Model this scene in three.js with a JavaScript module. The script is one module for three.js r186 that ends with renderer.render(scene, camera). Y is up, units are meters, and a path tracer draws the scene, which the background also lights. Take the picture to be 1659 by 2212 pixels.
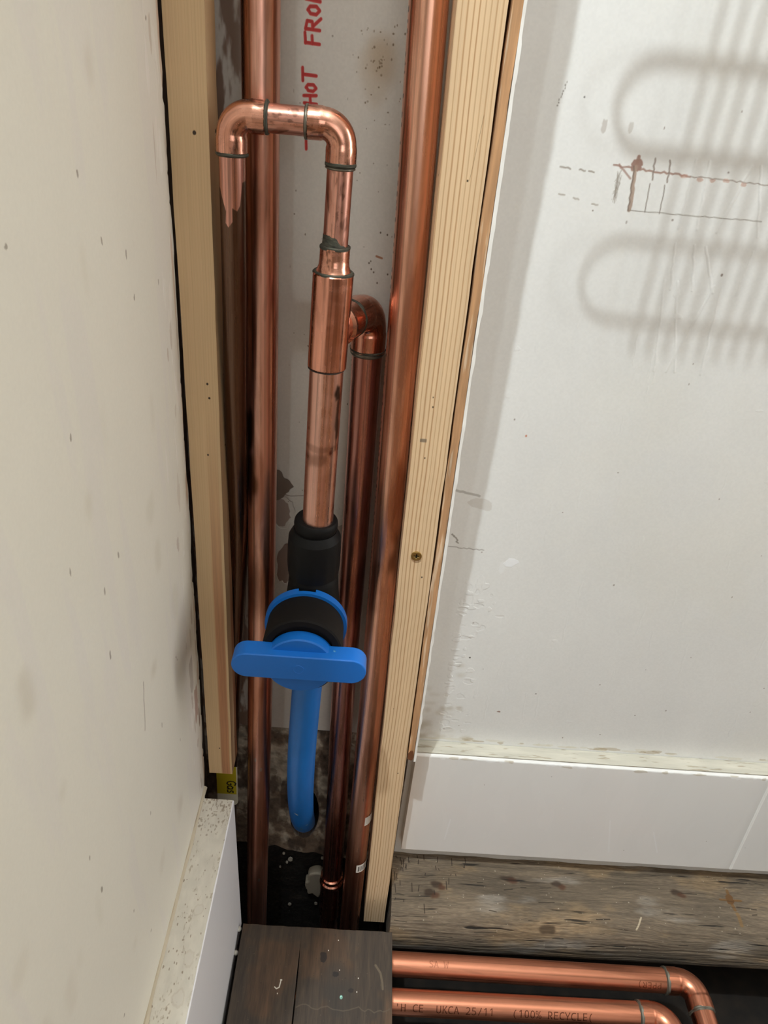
import * as THREE from 'three';
import { RectAreaLightUniformsLib } from 'three/addons/lights/RectAreaLightUniformsLib.js';
import { mergeGeometries, toCreasedNormals as creased } from 'three/addons/utils/BufferGeometryUtils.js';
import { RoundedBoxGeometry } from 'three/addons/geometries/RoundedBoxGeometry.js';

// ---------------------------------------------------------------- camera, light, exposure
// world: metres, floor top y = 0, back wall face z = 0, x to the right, viewer towards +z
const scene = new THREE.Scene();
scene.background = new THREE.Color(0, 0, 0);
const V = (x, y, z) => new THREE.Vector3(x, y, z);
const camera = new THREE.PerspectiveCamera(69.01, 1659 / 2212, 0.02, 20);
camera.position.set(0, 0.785, 0.53);
camera.up.set(-0.07853, 0.84664, -0.52634);
camera.lookAt(camera.position.clone().add(V(0.03716, -0.52512, -0.85022)));

const renderer = new THREE.WebGLRenderer();
renderer.toneMapping = THREE.LinearToneMapping;
renderer.toneMappingExposure = 1.0;
renderer.shadowMap.enabled = true;
RectAreaLightUniformsLib.init();

const WINDOW = { x: 2.2, z0: 0.07, z1: 0.62, y0: 0.45, y1: 2.1 }, WINDOW_REAR = { z: 3.2, x0: 0.1, x1: 1.5, y0: 0.75, y1: 2.1 };
const DAY = new THREE.Color(1, 0.985, 0.955);
const dayRight = new THREE.RectAreaLight(DAY, 6.6, WINDOW.z1 - WINDOW.z0, WINDOW.y1 - WINDOW.y0);
dayRight.position.set(WINDOW.x - 0.07, (WINDOW.y0 + WINDOW.y1) / 2, (WINDOW.z0 + WINDOW.z1) / 2);
dayRight.lookAt(0, dayRight.position.y, dayRight.position.z);
scene.add(dayRight);
const dayRear = new THREE.RectAreaLight(DAY, 1.4, WINDOW_REAR.x1 - WINDOW_REAR.x0, WINDOW_REAR.y1 - WINDOW_REAR.y0);
dayRear.position.set((WINDOW_REAR.x0 + WINDOW_REAR.x1) / 2, (WINDOW_REAR.y0 + WINDOW_REAR.y1) / 2, WINDOW_REAR.z - 0.07);
dayRear.lookAt(dayRear.position.x, dayRear.position.y, 0);
scene.add(dayRear);
const LAMP = [V(-0.267, 2.1, 0.75), V(-0.172, 2.1, 0.75)];     // the two bulbs of the ceiling light
const LAMP_POWER = [6.8, 1.3];

// ---------------------------------------------------------------- helpers
function toCreasedNormals(g, a) { g.scale(2000, 2000, 2000); const k = creased(g, a); k.scale(1 / 2000, 1 / 2000, 1 / 2000); return k; }   // its vertex matching is too coarse for millimetres
function rng(seed) { let a = seed >>> 0; return () => { a = (a + 0x6d2b79f5) | 0; let t = Math.imul(a ^ (a >>> 15), 1 | a); t = (t + Math.imul(t ^ (t >>> 7), 61 | t)) ^ t; return ((t ^ (t >>> 14)) >>> 0) / 4294967296; }; }
function hash(ix, iy, s) { let h = Math.imul(ix, 374761393) + Math.imul(iy, 668265263) + Math.imul(s, 1442695041); h = Math.imul(h ^ (h >>> 13), 1274126177); return ((h ^ (h >>> 16)) >>> 0) / 4294967296; }
function noise(x, y, s = 0) {
  const ix = Math.floor(x), iy = Math.floor(y), fx = x - ix, fy = y - iy, u = fx * fx * (3 - 2 * fx), v = fy * fy * (3 - 2 * fy);
  const a = hash(ix, iy, s), b = hash(ix + 1, iy, s), c = hash(ix, iy + 1, s), d = hash(ix + 1, iy + 1, s);
  return a + (b - a) * u + (c - a) * v + (a - b - c + d) * u * v;
}
function fbm(x, y, s = 0, o = 4) { let t = 0, a = 0.5, n = 0; for (let i = 0; i < o; i++) { t += a * noise(x, y, s + i); n += a; a *= 0.5; x *= 2.03; y *= 2.03; } return t / n; }
const clamp = (x, a = 0, b = 1) => Math.min(b, Math.max(a, x));
const mix = (a, b, t) => a + (b - a) * t;
const smooth = (a, b, x) => { const t = clamp((x - a) / (b - a)); return t * t * (3 - 2 * t); };

function canvas(w, h) { const c = document.createElement('canvas'); c.width = w; c.height = h; return c; }
// fill a canvas from a function (i, j) -> [r, g, b] in sRGB 0..255
function paint(w, h, f) {
  const c = canvas(w, h), g = c.getContext('2d'), im = g.createImageData(w, h), d = im.data;
  for (let j = 0, o = 0; j < h; j++) for (let i = 0; i < w; i++, o += 4) { const p = f(i, j); d[o] = clamp(p[0], 0, 255); d[o + 1] = clamp(p[1], 0, 255); d[o + 2] = clamp(p[2], 0, 255); d[o + 3] = 255; }
  g.putImageData(im, 0, 0);
  return c;
}
function tex(c, srgb = true, repeat = false) {
  const t = new THREE.CanvasTexture(c);
  if (srgb) t.colorSpace = THREE.SRGBColorSpace;
  if (repeat) t.wrapS = t.wrapT = THREE.RepeatWrapping;
  t.magFilter = THREE.LinearFilter;
  return t;
}
const std = (o) => new THREE.MeshStandardMaterial(o);
const phys = (o) => new THREE.MeshPhysicalMaterial(o);

const used = new Map();
function numbered(n) { const k = used.get(n) ?? 0; used.set(n, k + 1); return k ? n + '_' + String(k).padStart(3, '0') : n; }
function thing(name, label, category, group) {
  const o = new THREE.Group(); o.name = numbered(name); scene.add(o);
  o.userData = { label, category }; if (group) o.userData.group = group;
  return o;
}
function part(parent, name, geometry, material, label) {
  const m = new THREE.Mesh(geometry, material); m.name = name; m.castShadow = m.receiveShadow = true;
  if (label) m.userData.label = label;
  parent.add(m); return m;
}
function solo(name, geometry, material, label, category, group) {
  const m = part(scene, numbered(name), geometry, material); m.userData = { label, category }; if (group) m.userData.group = group; return m;
}
function struct(name, geometry, material, label, category) {
  const m = part(scene, name, geometry, material); m.userData = { kind: 'structure', label, category }; return m;
}
function structGroup(name, label, category) { const o = new THREE.Group(); o.name = name; o.userData = { kind: 'structure', label, category }; scene.add(o); return o; }

// axis-aligned box from ranges, uv in metres of each face (u across, v up)
function box(x0, x1, y0, y1, z0, z1) {
  const g = new THREE.BoxGeometry(x1 - x0, y1 - y0, z1 - z0); g.translate((x0 + x1) / 2, (y0 + y1) / 2, (z0 + z1) / 2);
  return metric(g);
}
// uv in metres by dominant normal
function metric(g) {
  const p = g.attributes.position, n = g.attributes.normal, uv = new Float32Array(p.count * 2);
  for (let i = 0; i < p.count; i++) {
    const ax = Math.abs(n.getX(i)), ay = Math.abs(n.getY(i)), az = Math.abs(n.getZ(i));
    let u, v;
    if (az >= ax && az >= ay) { u = p.getX(i); v = p.getY(i); } else if (ax >= ay) { u = p.getZ(i); v = p.getY(i); } else { u = p.getX(i); v = p.getZ(i); }
    uv[2 * i] = u; uv[2 * i + 1] = v;
  }
  g.setAttribute('uv', new THREE.BufferAttribute(uv, 2));
  return g;
}
// a texture that covers the metric range [u0, u1] x [v0, v1]
function fit(t, u0, u1, v0, v1) { t.wrapS = t.wrapT = THREE.ClampToEdgeWrapping; t.repeat.set(1 / (u1 - u0), 1 / (v1 - v0)); t.offset.set(-u0 / (u1 - u0), -v0 / (v1 - v0)); return t; }
function prep(g) { const k = g.index ? g.toNonIndexed() : g; for (const n of Object.keys(k.attributes)) if (!['position', 'normal', 'uv'].includes(n)) k.deleteAttribute(n); return k; }
const merge = (...gs) => mergeGeometries(gs.map(prep));

class Arc extends THREE.Curve {            // quarter bend from a (leaving along d1) to the direction d2, radius R
  constructor(a, d1, d2, R) { super(); this.c = a.clone().addScaledVector(d2, R); this.d1 = d1; this.d2 = d2; this.R = R; }
  getPoint(t, o = V(0, 0, 0)) { const th = t * Math.PI / 2; return o.copy(this.c).addScaledVector(this.d2, -this.R * Math.cos(th)).addScaledVector(this.d1, this.R * Math.sin(th)); }
}
function path(...curves) { const p = new THREE.CurvePath(); for (const c of curves) p.add(c); return p; }
const line = (a, b) => new THREE.LineCurve3(a, b);
// sweep a circle along a curve; profile = [[s, r], ...] in metres along it; u: around (0.5 faces ref's opposite side), v: 1 at the start
function sweep(curve, profile, { seg = 40, step = 0.004, ref = V(0, 0, -1), caps = true, wobble = 0, seed = 1 } = {}) {
  const L = curve.getLength(), S = [];
  const list = typeof profile === 'number' ? [[0, profile], [L, profile]] : profile;
  for (let k = 0; k < list.length; k++) {
    S.push(list[k]);
    if (k + 1 < list.length) { const [a, ra] = list[k], [b, rb] = list[k + 1], n = Math.floor((b - a) / step); for (let q = 1; q < n; q++) S.push([mix(a, b, q / n), mix(ra, rb, q / n)]); }
  }
  const pos = [], uv = [], idx = []; let N = ref.clone();
  const rings = [];
  for (const [s, r] of S) {
    const u = clamp(s / L), p = curve.getPointAt(u), T = curve.getTangentAt(clamp(u, 0.0005, 0.9995)).normalize();
    N = N.clone().addScaledVector(T, -N.dot(T)).normalize();
    const B = T.clone().cross(N);
    rings.push({ p, T });
    for (let i = 0; i <= seg; i++) {
      const th = (i / seg) * 2 * Math.PI, w = wobble ? 1 + wobble * (noise(4 + 3 * Math.cos(th), 4 + 3 * Math.sin(th) + s * 60, seed) - 0.5) : 1;
      const q = p.clone().addScaledVector(N, r * w * Math.cos(th)).addScaledVector(B, r * w * Math.sin(th));
      pos.push(q.x, q.y, q.z); uv.push(1 - i / seg, 1 - s / L);
    }
  }
  const R = seg + 1;
  for (let k = 0; k + 1 < S.length; k++) for (let i = 0; i < seg; i++) { const a = k * R + i, b = a + 1, c = a + R, d = c + 1; idx.push(a, b, c, b, d, c); }
  if (caps) for (const end of [0, S.length - 1]) {
    const c = pos.length / 3, p = rings[end].p; pos.push(p.x, p.y, p.z); uv.push(0.5, 1 - S[end][0] / L);
    for (let i = 0; i < seg; i++) { const a = end * R + i; if (end) idx.push(c, a, a + 1); else idx.push(c, a + 1, a); }
  }
  let g = new THREE.BufferGeometry();
  g.setAttribute('position', new THREE.Float32BufferAttribute(pos, 3)); g.setAttribute('uv', new THREE.Float32BufferAttribute(uv, 2)); g.setIndex(idx);
  g.computeVertexNormals();
  return toCreasedNormals(g, 0.55);
}
// bend a flat sheet onto a cylinder around the y axis: for stickers
function curvedPatch(r, a0, a1, y0, y1, n = 10) {
  const pos = [], uv = [], idx = [];
  for (let i = 0; i <= n; i++) for (const [k, y] of [[0, y0], [1, y1]]) { const a = mix(a0, a1, i / n); pos.push(r * Math.sin(a), y, r * Math.cos(a)); uv.push(i / n, k); }
  for (let i = 0; i < n; i++) { const a = 2 * i; idx.push(a, a + 2, a + 1, a + 2, a + 3, a + 1); }
  const g = new THREE.BufferGeometry(); g.setAttribute('position', new THREE.Float32BufferAttribute(pos, 3)); g.setAttribute('uv', new THREE.Float32BufferAttribute(uv, 2)); g.setIndex(idx); g.computeVertexNormals();
  return g;
}
function extrudeFlat(shape, depth, bevel = 0) {
  return new THREE.ExtrudeGeometry(shape, { depth, curveSegments: 24, bevelEnabled: bevel > 0, bevelThickness: bevel, bevelSize: bevel, bevelSegments: 2, bevelOffset: -bevel });
}
function blobShape(cx, cy, rx, ry, seed, n = 26, rough = 0.5) {
  const s = new THREE.Shape();
  for (let i = 0; i < n; i++) { const a = (i / n) * 2 * Math.PI, k = 1 - rough * (0.6 * noise(3 + 0.9 * Math.cos(a), 3 + 0.9 * Math.sin(a), seed) + 0.4 * noise(7 + 3.3 * Math.cos(a), 7 + 3.3 * Math.sin(a), seed + 3)); s[i ? 'lineTo' : 'moveTo'](cx + rx * k * Math.cos(a), cy + ry * k * Math.sin(a)); }
  return s;
}

// ---------------------------------------------------------------- wall finishes
// draws on a canvas in metres: origin (u0, v1) at the top left
function sheet(w, h, u0, u1, v0, v1, base, bumpBase = 128) {
  const c = base, g = c.getContext('2d');
  const b = canvas(w, h), gb = b.getContext('2d'); gb.fillStyle = `rgb(${bumpBase},${bumpBase},${bumpBase})`; gb.fillRect(0, 0, w, h);
  const sx = w / (u1 - u0), sy = h / (v1 - v0);
  const X = (u) => (u - u0) * sx, Y = (v) => (v1 - v) * sy;
  const S = { c, b, g, gb, X, Y, sx, sy };
  S.spot = (u, v, ru, rv, col, alpha, soft = 0.5, ctx = g) => {
    ctx.save(); ctx.translate(X(u), Y(v)); ctx.scale(ru * sx, rv * sy);
    const gr = ctx.createRadialGradient(0, 0, 0, 0, 0, 1); gr.addColorStop(0, `rgba(${col},${alpha})`); gr.addColorStop(1 - soft, `rgba(${col},${alpha})`); gr.addColorStop(1, `rgba(${col},0)`);
    ctx.fillStyle = gr; ctx.beginPath(); ctx.arc(0, 0, 1, 0, 7); ctx.fill(); ctx.restore();
  };
  S.stroke = (pts, width, col, alpha = 1, ctx = g) => {
    ctx.save(); ctx.strokeStyle = `rgba(${col},${alpha})`; ctx.lineWidth = width * sx; ctx.lineCap = ctx.lineJoin = 'round'; ctx.beginPath();
    pts.forEach(([u, v], i) => ctx[i ? 'lineTo' : 'moveTo'](X(u), Y(v))); ctx.stroke(); ctx.restore();
  };
  S.rag = (u, v, ru, rv, col, alpha, seed, ctx = g) => {       // ragged chip or stain with an outline
    ctx.save(); ctx.fillStyle = `rgba(${col},${alpha})`; ctx.beginPath();
    for (let i = 0; i < 30; i++) { const a = (i / 30) * 2 * Math.PI, k = 0.5 + 0.62 * noise(5 + 1.1 * Math.cos(a), 5 + 1.1 * Math.sin(a), seed) + 0.28 * noise(5 + 4 * Math.cos(a), 5 + 4 * Math.sin(a), seed + 7); ctx[i ? 'lineTo' : 'moveTo'](X(u + ru * k * Math.cos(a)), Y(v + rv * k * Math.sin(a))); }
    ctx.closePath(); ctx.fill(); ctx.restore();
  };
  return S;
}
const WALL_TOP = 1.0;
const plainWall = std({ color: 0xd9d3c8, roughness: 0.75 }), roomWall = std({ color: 0x968a7b, roughness: 0.85 });
const darkMasonry = (() => {
  const c = paint(512, 512, (i, j) => { const n = fbm(i / 40, j / 30, 5, 5), m = fbm(i / 7, j / 7, 9, 3); const k = 16 + 26 * n * m * 1.6; return [k * 1.15, k * 0.95, k * 0.8]; });
  const t = tex(c, true, true); t.repeat.set(4, 4);
  const b = tex(paint(512, 512, (i, j) => { const k = 255 * fbm(i / 22, j / 18, 3, 5); return [k, k, k]; }), false, true); b.repeat.set(4, 4);
  return std({ map: t, bumpMap: b, bumpScale: 0.006, roughness: 1 });
})();

// back wall: pocket between the battens, then the painted wall to the right
const wallBack = structGroup('wall_back', 'white painted back wall behind the pipes', 'wall');
{
  const u0 = -0.15, u1 = 0.075, v0 = 0.19, v1 = 1.0, w = 640, h = 2048, R = rng(11);
  const base = paint(w, h, (i, j) => {
    const u = mix(u0, u1, i / w), v = mix(v1, v0, j / h);
    let k = 1 + 0.05 * (fbm(u * 60, v * 12, 1) - 0.5) + 0.03 * (noise(u * 900, v * 900, 4) - 0.5);
    let r = 206 * k, g = 200 * k, b = 192 * k;
    const edge = smooth(-0.083, -0.098, u) * smooth(0.42, 0.6, fbm(u * 160, v * 45, 21, 4) + 0.06);     // brown flaked paint beside the left batten
    r = mix(r, 120, edge * 0.85); g = mix(g, 92, edge * 0.85); b = mix(b, 76, edge * 0.85);
    return [r, g, b];
  });
  const S = sheet(w, h, u0, u1, v0, v1, base);
  // mould specks and the tan stain
  S.rag(-0.008, 0.776, 0.011, 0.020, '150,118,80', 0, 31); S.g.filter = 'blur(7px)'; S.rag(-0.008, 0.776, 0.011, 0.020, '150,118,80', 0.22, 31); S.rag(-0.006, 0.779, 0.007, 0.012, '140,104,62', 0.22, 32); S.g.filter = 'none';
  for (let k = 0; k < 46; k++) { const a = R() * 6.28, q = R(); S.spot(-0.007 + 0.016 * q * Math.cos(a), 0.776 + 0.036 * q * Math.sin(a), 0.0003 + 0.0006 * R(), 0.0004 + 0.0006 * R(), '92,72,50', 0.35 + 0.45 * R()); }
  for (let k = 0; k < 60; k++) S.spot(mix(-0.06, 0.012, R()), mix(0.45, 0.8, R()), 0.0003 + 0.0008 * R() * R(), 0.0005 + 0.0012 * R() * R(), '80,64,50', 0.25 + 0.5 * R());
  for (let k = 0; k < 9; k++) S.spot(mix(-0.006, 0.010, R()), mix(0.62, 0.68, R()), 0.0007, 0.0009, '70,52,40', 0.8);
  S.stroke([[0.000, 0.664], [0.004, 0.663]], 0.0012, '150,90,60', 0.8);
  S.stroke([[-0.045, 0.596], [-0.042, 0.592]], 0.0006, '60,50,45', 0.9);
  // red marker: HOT  FROM, written upwards
  const RED = '188,44,40', W = 0.0017, line1 = (pts) => { S.stroke(pts, W, RED, 0.93); S.stroke(pts.map(([a, b]) => [a + 0.0003, b + 0.0002]), W * 0.6, '160,30,30', 0.5); };
  const T = (bx, by, sc, glyph) => glyph.forEach((st) => line1(st.map(([a, b]) => [bx - b * sc * 0.0078, by + a * sc * 0.0053])));   // a: along the writing, b: height of the letter
  const Hh = [[[0, 0], [0.05, 1]], [[0.9, 0.05], [0.8, 1.05]], [[0.03, 0.5], [0.86, 0.55]]];
  const O = [[[0.5, 0.95], [0.1, 0.75], [0.05, 0.3], [0.45, 0.02], [0.85, 0.3], [0.8, 0.8], [0.45, 0.98]]];
  const Tt = [[[0.45, 0], [0.5, 1.05]], [[-0.15, 1.05], [1.15, 1.1]]];
  const F = [[[0, 0], [0.05, 1.1]], [[0.02, 1.08], [1.0, 1.15]], [[0.0, 0.55], [0.75, 0.6]]];
  const Rr = [[[0, 0], [0.05, 1]], [[0.05, 1.0], [0.75, 0.9], [0.7, 0.55], [0.05, 0.5]], [[0.3, 0.5], [1.0, -0.05]]];
  const M = [[[0, 0], [0.15, 1]], [[0.15, 1], [0.5, 0.4], [0.85, 1.02], [1.05, 0]]];
  T(-0.0447, 0.7525, 1.0, Hh); T(-0.0452, 0.7592, 0.85, O); T(-0.0455, 0.7655, 1.0, Tt);
  T(-0.0442, 0.7845, 1.0, F); T(-0.0443, 0.7915, 1.1, Rr); T(-0.0446, 0.7990, 0.95, O); T(-0.0446, 0.8058, 1.1, M);
  line1([[-0.0512, 0.742], [-0.0504, 0.7267]]);
  // broken patches showing brown backing
  S.rag(-0.066, 0.475, 0.010, 0.013, '112,96,84', 0.95, 41); S.rag(-0.062, 0.447, 0.009, 0.012, '140,118,108', 0.7, 42);
  S.rag(-0.058, 0.395, 0.011, 0.022, '128,104,94', 0.8, 43); S.rag(-0.006, 0.43, 0.012, 0.010, '120,108,98', 0.5, 44);
  S.stroke([[-0.075, 0.47], [-0.055, 0.466], [-0.04, 0.468], [-0.02, 0.470]], 0.0007, '120,108,98', 0.7);
  S.rag(-0.066, 0.475, 0.010, 0.013, '40,40,40', 1, 41, S.gb); S.rag(-0.060, 0.447, 0.012, 0.014, '40,40,40', 1, 42, S.gb); S.rag(-0.058, 0.395, 0.011, 0.022, '40,40,40', 1, 43, S.gb);
  for (let k = 0; k < 300; k++) S.spot(mix(u0, u1, R()), mix(v0, v1, R()), 0.001 + 0.004 * R(), 0.002 + 0.008 * R(), R() < 0.5 ? '120,120,120' : '136,136,136', 0.5, 0.9, S.gb);
  const m = std({ map: fit(tex(S.c), u0, u1, v0, v1), bumpMap: fit(tex(S.b, false), u0, u1, v0, v1), bumpScale: 0.0012, roughness: 0.55 });
  part(wallBack, 'pocket_plaster', box(u0, u1, v0, v1, -0.1, 0), m, 'stained white plaster with red marker writing between the battens');
}
{
  const u0 = 0.075, u1 = 0.72, v0 = -0.03, v1 = 1.0, w = 1280, h = 2048, R = rng(23);
  const base = paint(w, h, (i, j) => {
    const u = mix(u0, u1, i / w), v = mix(v1, v0, j / h);
    const k = 1 + 0.035 * (fbm(u * 22, v * 14, 2) - 0.5) + 0.02 * (noise(u * 700, v * 700, 6) - 0.5);
    const y = smooth(0.45, 0.75, fbm(u * 9 + 4, v * 7, 17)) * 0.35;
    return [222 * k, mix(221, 219, y) * k, mix(219, 211, y) * k];
  });
  const S = sheet(w, h, u0, u1, v0, v1, base);
  const CH = '150,118,106';
  // old shelf line: chips and scores
  const jag = (a, b, n, amp) => Array.from({ length: n + 1 }, (_, i) => [mix(a[0], b[0], i / n) + amp * (R() - 0.5), mix(a[1], b[1], i / n) + amp * (R() - 0.5)]);
  for (const [a, b] of [[0.1145, 0.121], [0.127, 0.131], [0.133, 0.137]]) S.stroke(jag([a, 0.7312 - (a - 0.11) * 0.05], [b, 0.7305 - (a - 0.11) * 0.05], 4, 0.0006), 0.0009, '140,130,120', 0.8);
  S.stroke(jag([0.148, 0.7345], [0.20, 0.7325], 26, 0.0012), 0.0011, CH, 0.85); S.stroke(jag([0.20, 0.7325], [0.252, 0.7318], 22, 0.0010), 0.0006, '140,126,118', 0.8);
  S.rag(0.1630, 0.7355, 0.0042, 0.0040, CH, 0.95, 51); S.stroke([[0.1635, 0.741], [0.1630, 0.734]], 0.0022, CH, 0.9); S.stroke(jag([0.152, 0.7355], [0.161, 0.728], 5, 0.0008), 0.0012, CH, 0.7);
  S.stroke(jag([0.163, 0.735], [0.1658, 0.7085], 10, 0.0010), 0.0024, '160,138,124', 0.9); S.stroke(jag([0.162, 0.735], [0.1650, 0.7085], 10, 0.0010), 0.0008, '112,98,88', 0.8);
  for (const x of [0.176, 0.186]) { S.stroke(jag([x - 0.002, 0.741], [x, 0.728], 6, 0.0008), 0.0010, '130,116,108', 0.8); S.stroke(jag([x - 0.001, 0.726], [x, 0.7085], 6, 0.0006), 0.0006, '110,100,92', 0.8); }
  S.stroke(jag([0.166, 0.7085], [0.256, 0.7094], 30, 0.0006), 0.0005, '128,120,112', 0.85);
  for (const x of [0.196, 0.207, 0.215, 0.224, 0.236]) S.rag(x, 0.7318 + 0.002 * (R() - 0.5), 0.0024, 0.0013, '184,140,124', 0.55, 60 + Math.round(x * 1000));
  for (let k = 0; k < 26; k++) S.stroke(jag([0.1515 + 0.004 * R(), mix(0.712, 0.733, R())], [0.1515 + 0.004 * R(), mix(0.712, 0.733, R())], 2, 0.0006), 0.0004, '130,120,110', 0.5);
  for (const [a, b] of [[0.117, 0.7145], [0.127, 0.7128], [0.140, 0.7105]]) S.stroke(jag([a, b], [a + 0.004, b - 0.0005], 3, 0.0006), 0.0010, '160,150,140', 0.7);
  for (let k = 0; k < 9; k++) S.spot(mix(0.1085, 0.1048, k / 8) + 0.001 * (R() - 0.5), mix(0.778, 0.765, k / 8), 0.0004 + 0.0003 * R(), 0.0006 + 0.0006 * R(), '110,104,98', 0.7);
  S.spot(0.121, 0.771, 0.0007, 0.0007, '70,66,62', 0.8); S.rag(0.137, 0.757, 0.002, 0.004, '170,160,152', 0.5, 71); S.rag(0.154, 0.757, 0.0015, 0.003, '176,168,160', 0.5, 72);
  // vertical paint runs over the old shelf (relief and faint outline)
  for (const x of [0.197, 0.209, 0.221, 0.238]) for (const [ya, yb] of [[0.742, 0.70], [0.69, 0.66], [0.665, 0.60]]) { const q = jag([x + 0.02 * R(), ya], [x + 0.02 * R(), yb], 9, 0.0012); S.stroke(q, 0.0014, '190,190,190', 0.9, S.gb); }
  // smears, chips, specks
  S.rag(0.1372, 0.4165, 0.0062, 0.0045, '236,236,238', 0.95, 81); S.rag(0.131, 0.410, 0.0035, 0.006, '230,230,230', 0.6, 82);
  S.rag(0.1372, 0.4165, 0.0062, 0.0045, '160,160,160', 1, 81, S.gb);
  for (let k = 0; k < 70; k++) { const u = 0.102 + 0.04 * R() * R(), v = mix(0.20, 0.40, R()); S.rag(u, v, 0.0012 + 0.0035 * R(), 0.0010 + 0.0025 * R(), R() < 0.55 ? '185,185,185' : '80,80,80', 0.9, 100 + k, S.gb); }
  for (let k = 0; k < 60; k++) { const u = mix(0.1, 0.5, R()), v = mix(0.2, 0.66, R()); S.rag(u, v, 0.001 + 0.003 * R(), 0.001 + 0.006 * R(), R() < 0.6 ? '160,160,160' : '100,100,100', 0.8, 200 + k, S.gb); }
  for (let k = 0; k < 40; k++) { const u = mix(0.11, 0.4, R()), a = mix(0.25, 0.65, R()); S.stroke(jag([u, a], [u + 0.006 * (R() - 0.5), a - 0.01 - 0.03 * R()], 6, 0.0016), 0.0006 + 0.001 * R(), '175,175,175', 0.7, S.gb); }
  for (let k = 0; k < 45; k++) S.spot(mix(0.09, 0.5, R()), mix(0.2, 0.78, R()), 0.0005 + 0.0005 * R(), 0.0006 + 0.0008 * R(), '96,80,70', 0.35 + 0.4 * R());
  S.spot(0.1283, 0.538, 0.0010, 0.0013, '180,96,70', 0.8);
  S.stroke(jag([0.072, 0.4855], [0.1005, 0.4805], 12, 0.0010), 0.0022, '150,146,140', 0.55); S.rag(0.104, 0.472, 0.010, 0.006, '188,180,172', 0.4, 84);
  S.stroke(jag([0.083, 0.442], [0.089, 0.432], 8, 0.0022), 0.0012, '120,114,108', 0.7); S.stroke(jag([0.082, 0.428], [0.112, 0.427], 14, 0.0012), 0.0009, '130,124,118', 0.6);
  S.g.filter = 'blur(3px)'; for (let k = 0; k < 26; k++) S.rag(mix(0.083, 0.16, R() * R()), mix(0.19, 0.30, R() * R()), 0.002 + 0.006 * R(), 0.001 + 0.003 * R(), '176,166,150', 0.25 + 0.3 * R(), 300 + k); S.g.filter = 'none';
  for (let k = 0; k < 50; k++) S.rag(mix(0.085, 0.6, R()), 0.189 + 0.005 * R() * R(), 0.002 + 0.010 * R(), 0.0006 + 0.0018 * R(), R() < 0.3 ? '150,130,100' : '205,198,180', 0.4, 340 + k);
  S.spot(0.1185, 0.303, 0.0011, 0.0013, '70,66,62', 0.9); S.rag(0.158, 0.234, 0.0016, 0.0012, '120,90,76', 0.8, 86); S.spot(0.19, 0.262, 0.001, 0.001, '80,74,66', 0.7);
  const m = std({ map: fit(tex(S.c), u0, u1, v0, v1), bumpMap: fit(tex(S.b, false), u0, u1, v0, v1), bumpScale: 0.0009, roughness: 0.42 });
  part(wallBack, 'painted_plaster', box(u0, u1, v0, v1, -0.1, 0), m);
  part(wallBack, 'painted_plaster', box(u1, 2.2, v0, v1, -0.1, 0), plainWall);
  part(wallBack, 'upper_plaster', box(-0.15, 2.2, v1, 2.4, -0.1, 0), plainWall);
}
{ // bare render at the foot of the pocket, ragged lower edge, hole for the blue pipe
  const s = new THREE.Shape(); s.moveTo(-0.15, 0.19); s.lineTo(-0.15, 0.0);
  for (let i = 0; i <= 60; i++) { const x = mix(-0.15, 0.0748, i / 60); s.lineTo(x, -0.016 + 0.009 * (fbm(x * 70, 2, 8) - 0.5) + 0.010 * smooth(-0.045, -0.07, x) - 0.008 * smooth(-0.02, 0.0, x)); }
  s.lineTo(0.0748, 0.19); s.closePath();
  const hole = new THREE.Path(); for (let i = 0; i <= 28; i++) { const a = i / 28 * 2 * Math.PI, k = 1 + 0.06 * noise(i * 0.7, 1, 5); hole[i ? 'lineTo' : 'moveTo'](-0.0312 + 0.0158 * k * Math.cos(a), 0.054 + 0.043 * k * Math.sin(a)); } s.holes.push(hole);
  const u0 = -0.15, u1 = 0.095, v0 = -0.04, v1 = 0.19, w = 640, h = 600, R = rng(5);
  const base = paint(w, h, (i, j) => {
    const u = mix(u0, u1, i / w), v = mix(v1, v0, j / h), n = fbm(u * 55, v * 40, 12, 5), q = fbm(u * 160, v * 160, 15, 3), d = smooth(0.42, 0.62, n);
    let r = mix(168, 104, d), g = mix(156, 88, d), b = mix(140, 74, d); const k = 0.75 + 0.5 * q;
    const low = smooth(0.55, 0.7, fbm(u * 90 + 7, v * 30, 33)); r = mix(r, 66, low * 0.7); g = mix(g, 52, low * 0.7); b = mix(b, 42, low * 0.7);
    return [r * k, g * k, b * k];
  });
  const S = sheet(w, h, u0, u1, v0, v1, base);
  for (let k = 0; k < 90; k++) S.rag(mix(u0, u1, R()), mix(0, v1, R()), 0.001 + 0.005 * R(), 0.001 + 0.008 * R(), R() < 0.5 ? '196,186,170' : '70,56,46', 0.35, 500 + k);
  const m = std({ map: fit(tex(S.c), u0, u1, v0, v1), bumpMap: fit(tex(paint(400, 400, (i, j) => { const k = 255 * fbm(i / 16, j / 16, 7, 5); return [k, k, k]; }), false), u0, u1, v0, v1), bumpScale: 0.003, roughness: 0.95 });
  const g = metric(extrudeFlat(s, 0.02)); g.translate(0, 0, -0.02);
  part(wallBack, 'bare_render', g, m, 'dirty bare render at the foot of the pocket');
}
part(wallBack, 'footing', box(-0.6, 2.2, -0.5, 0.19, -0.2, -0.075), darkMasonry, 'black damp masonry below the floor');
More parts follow.
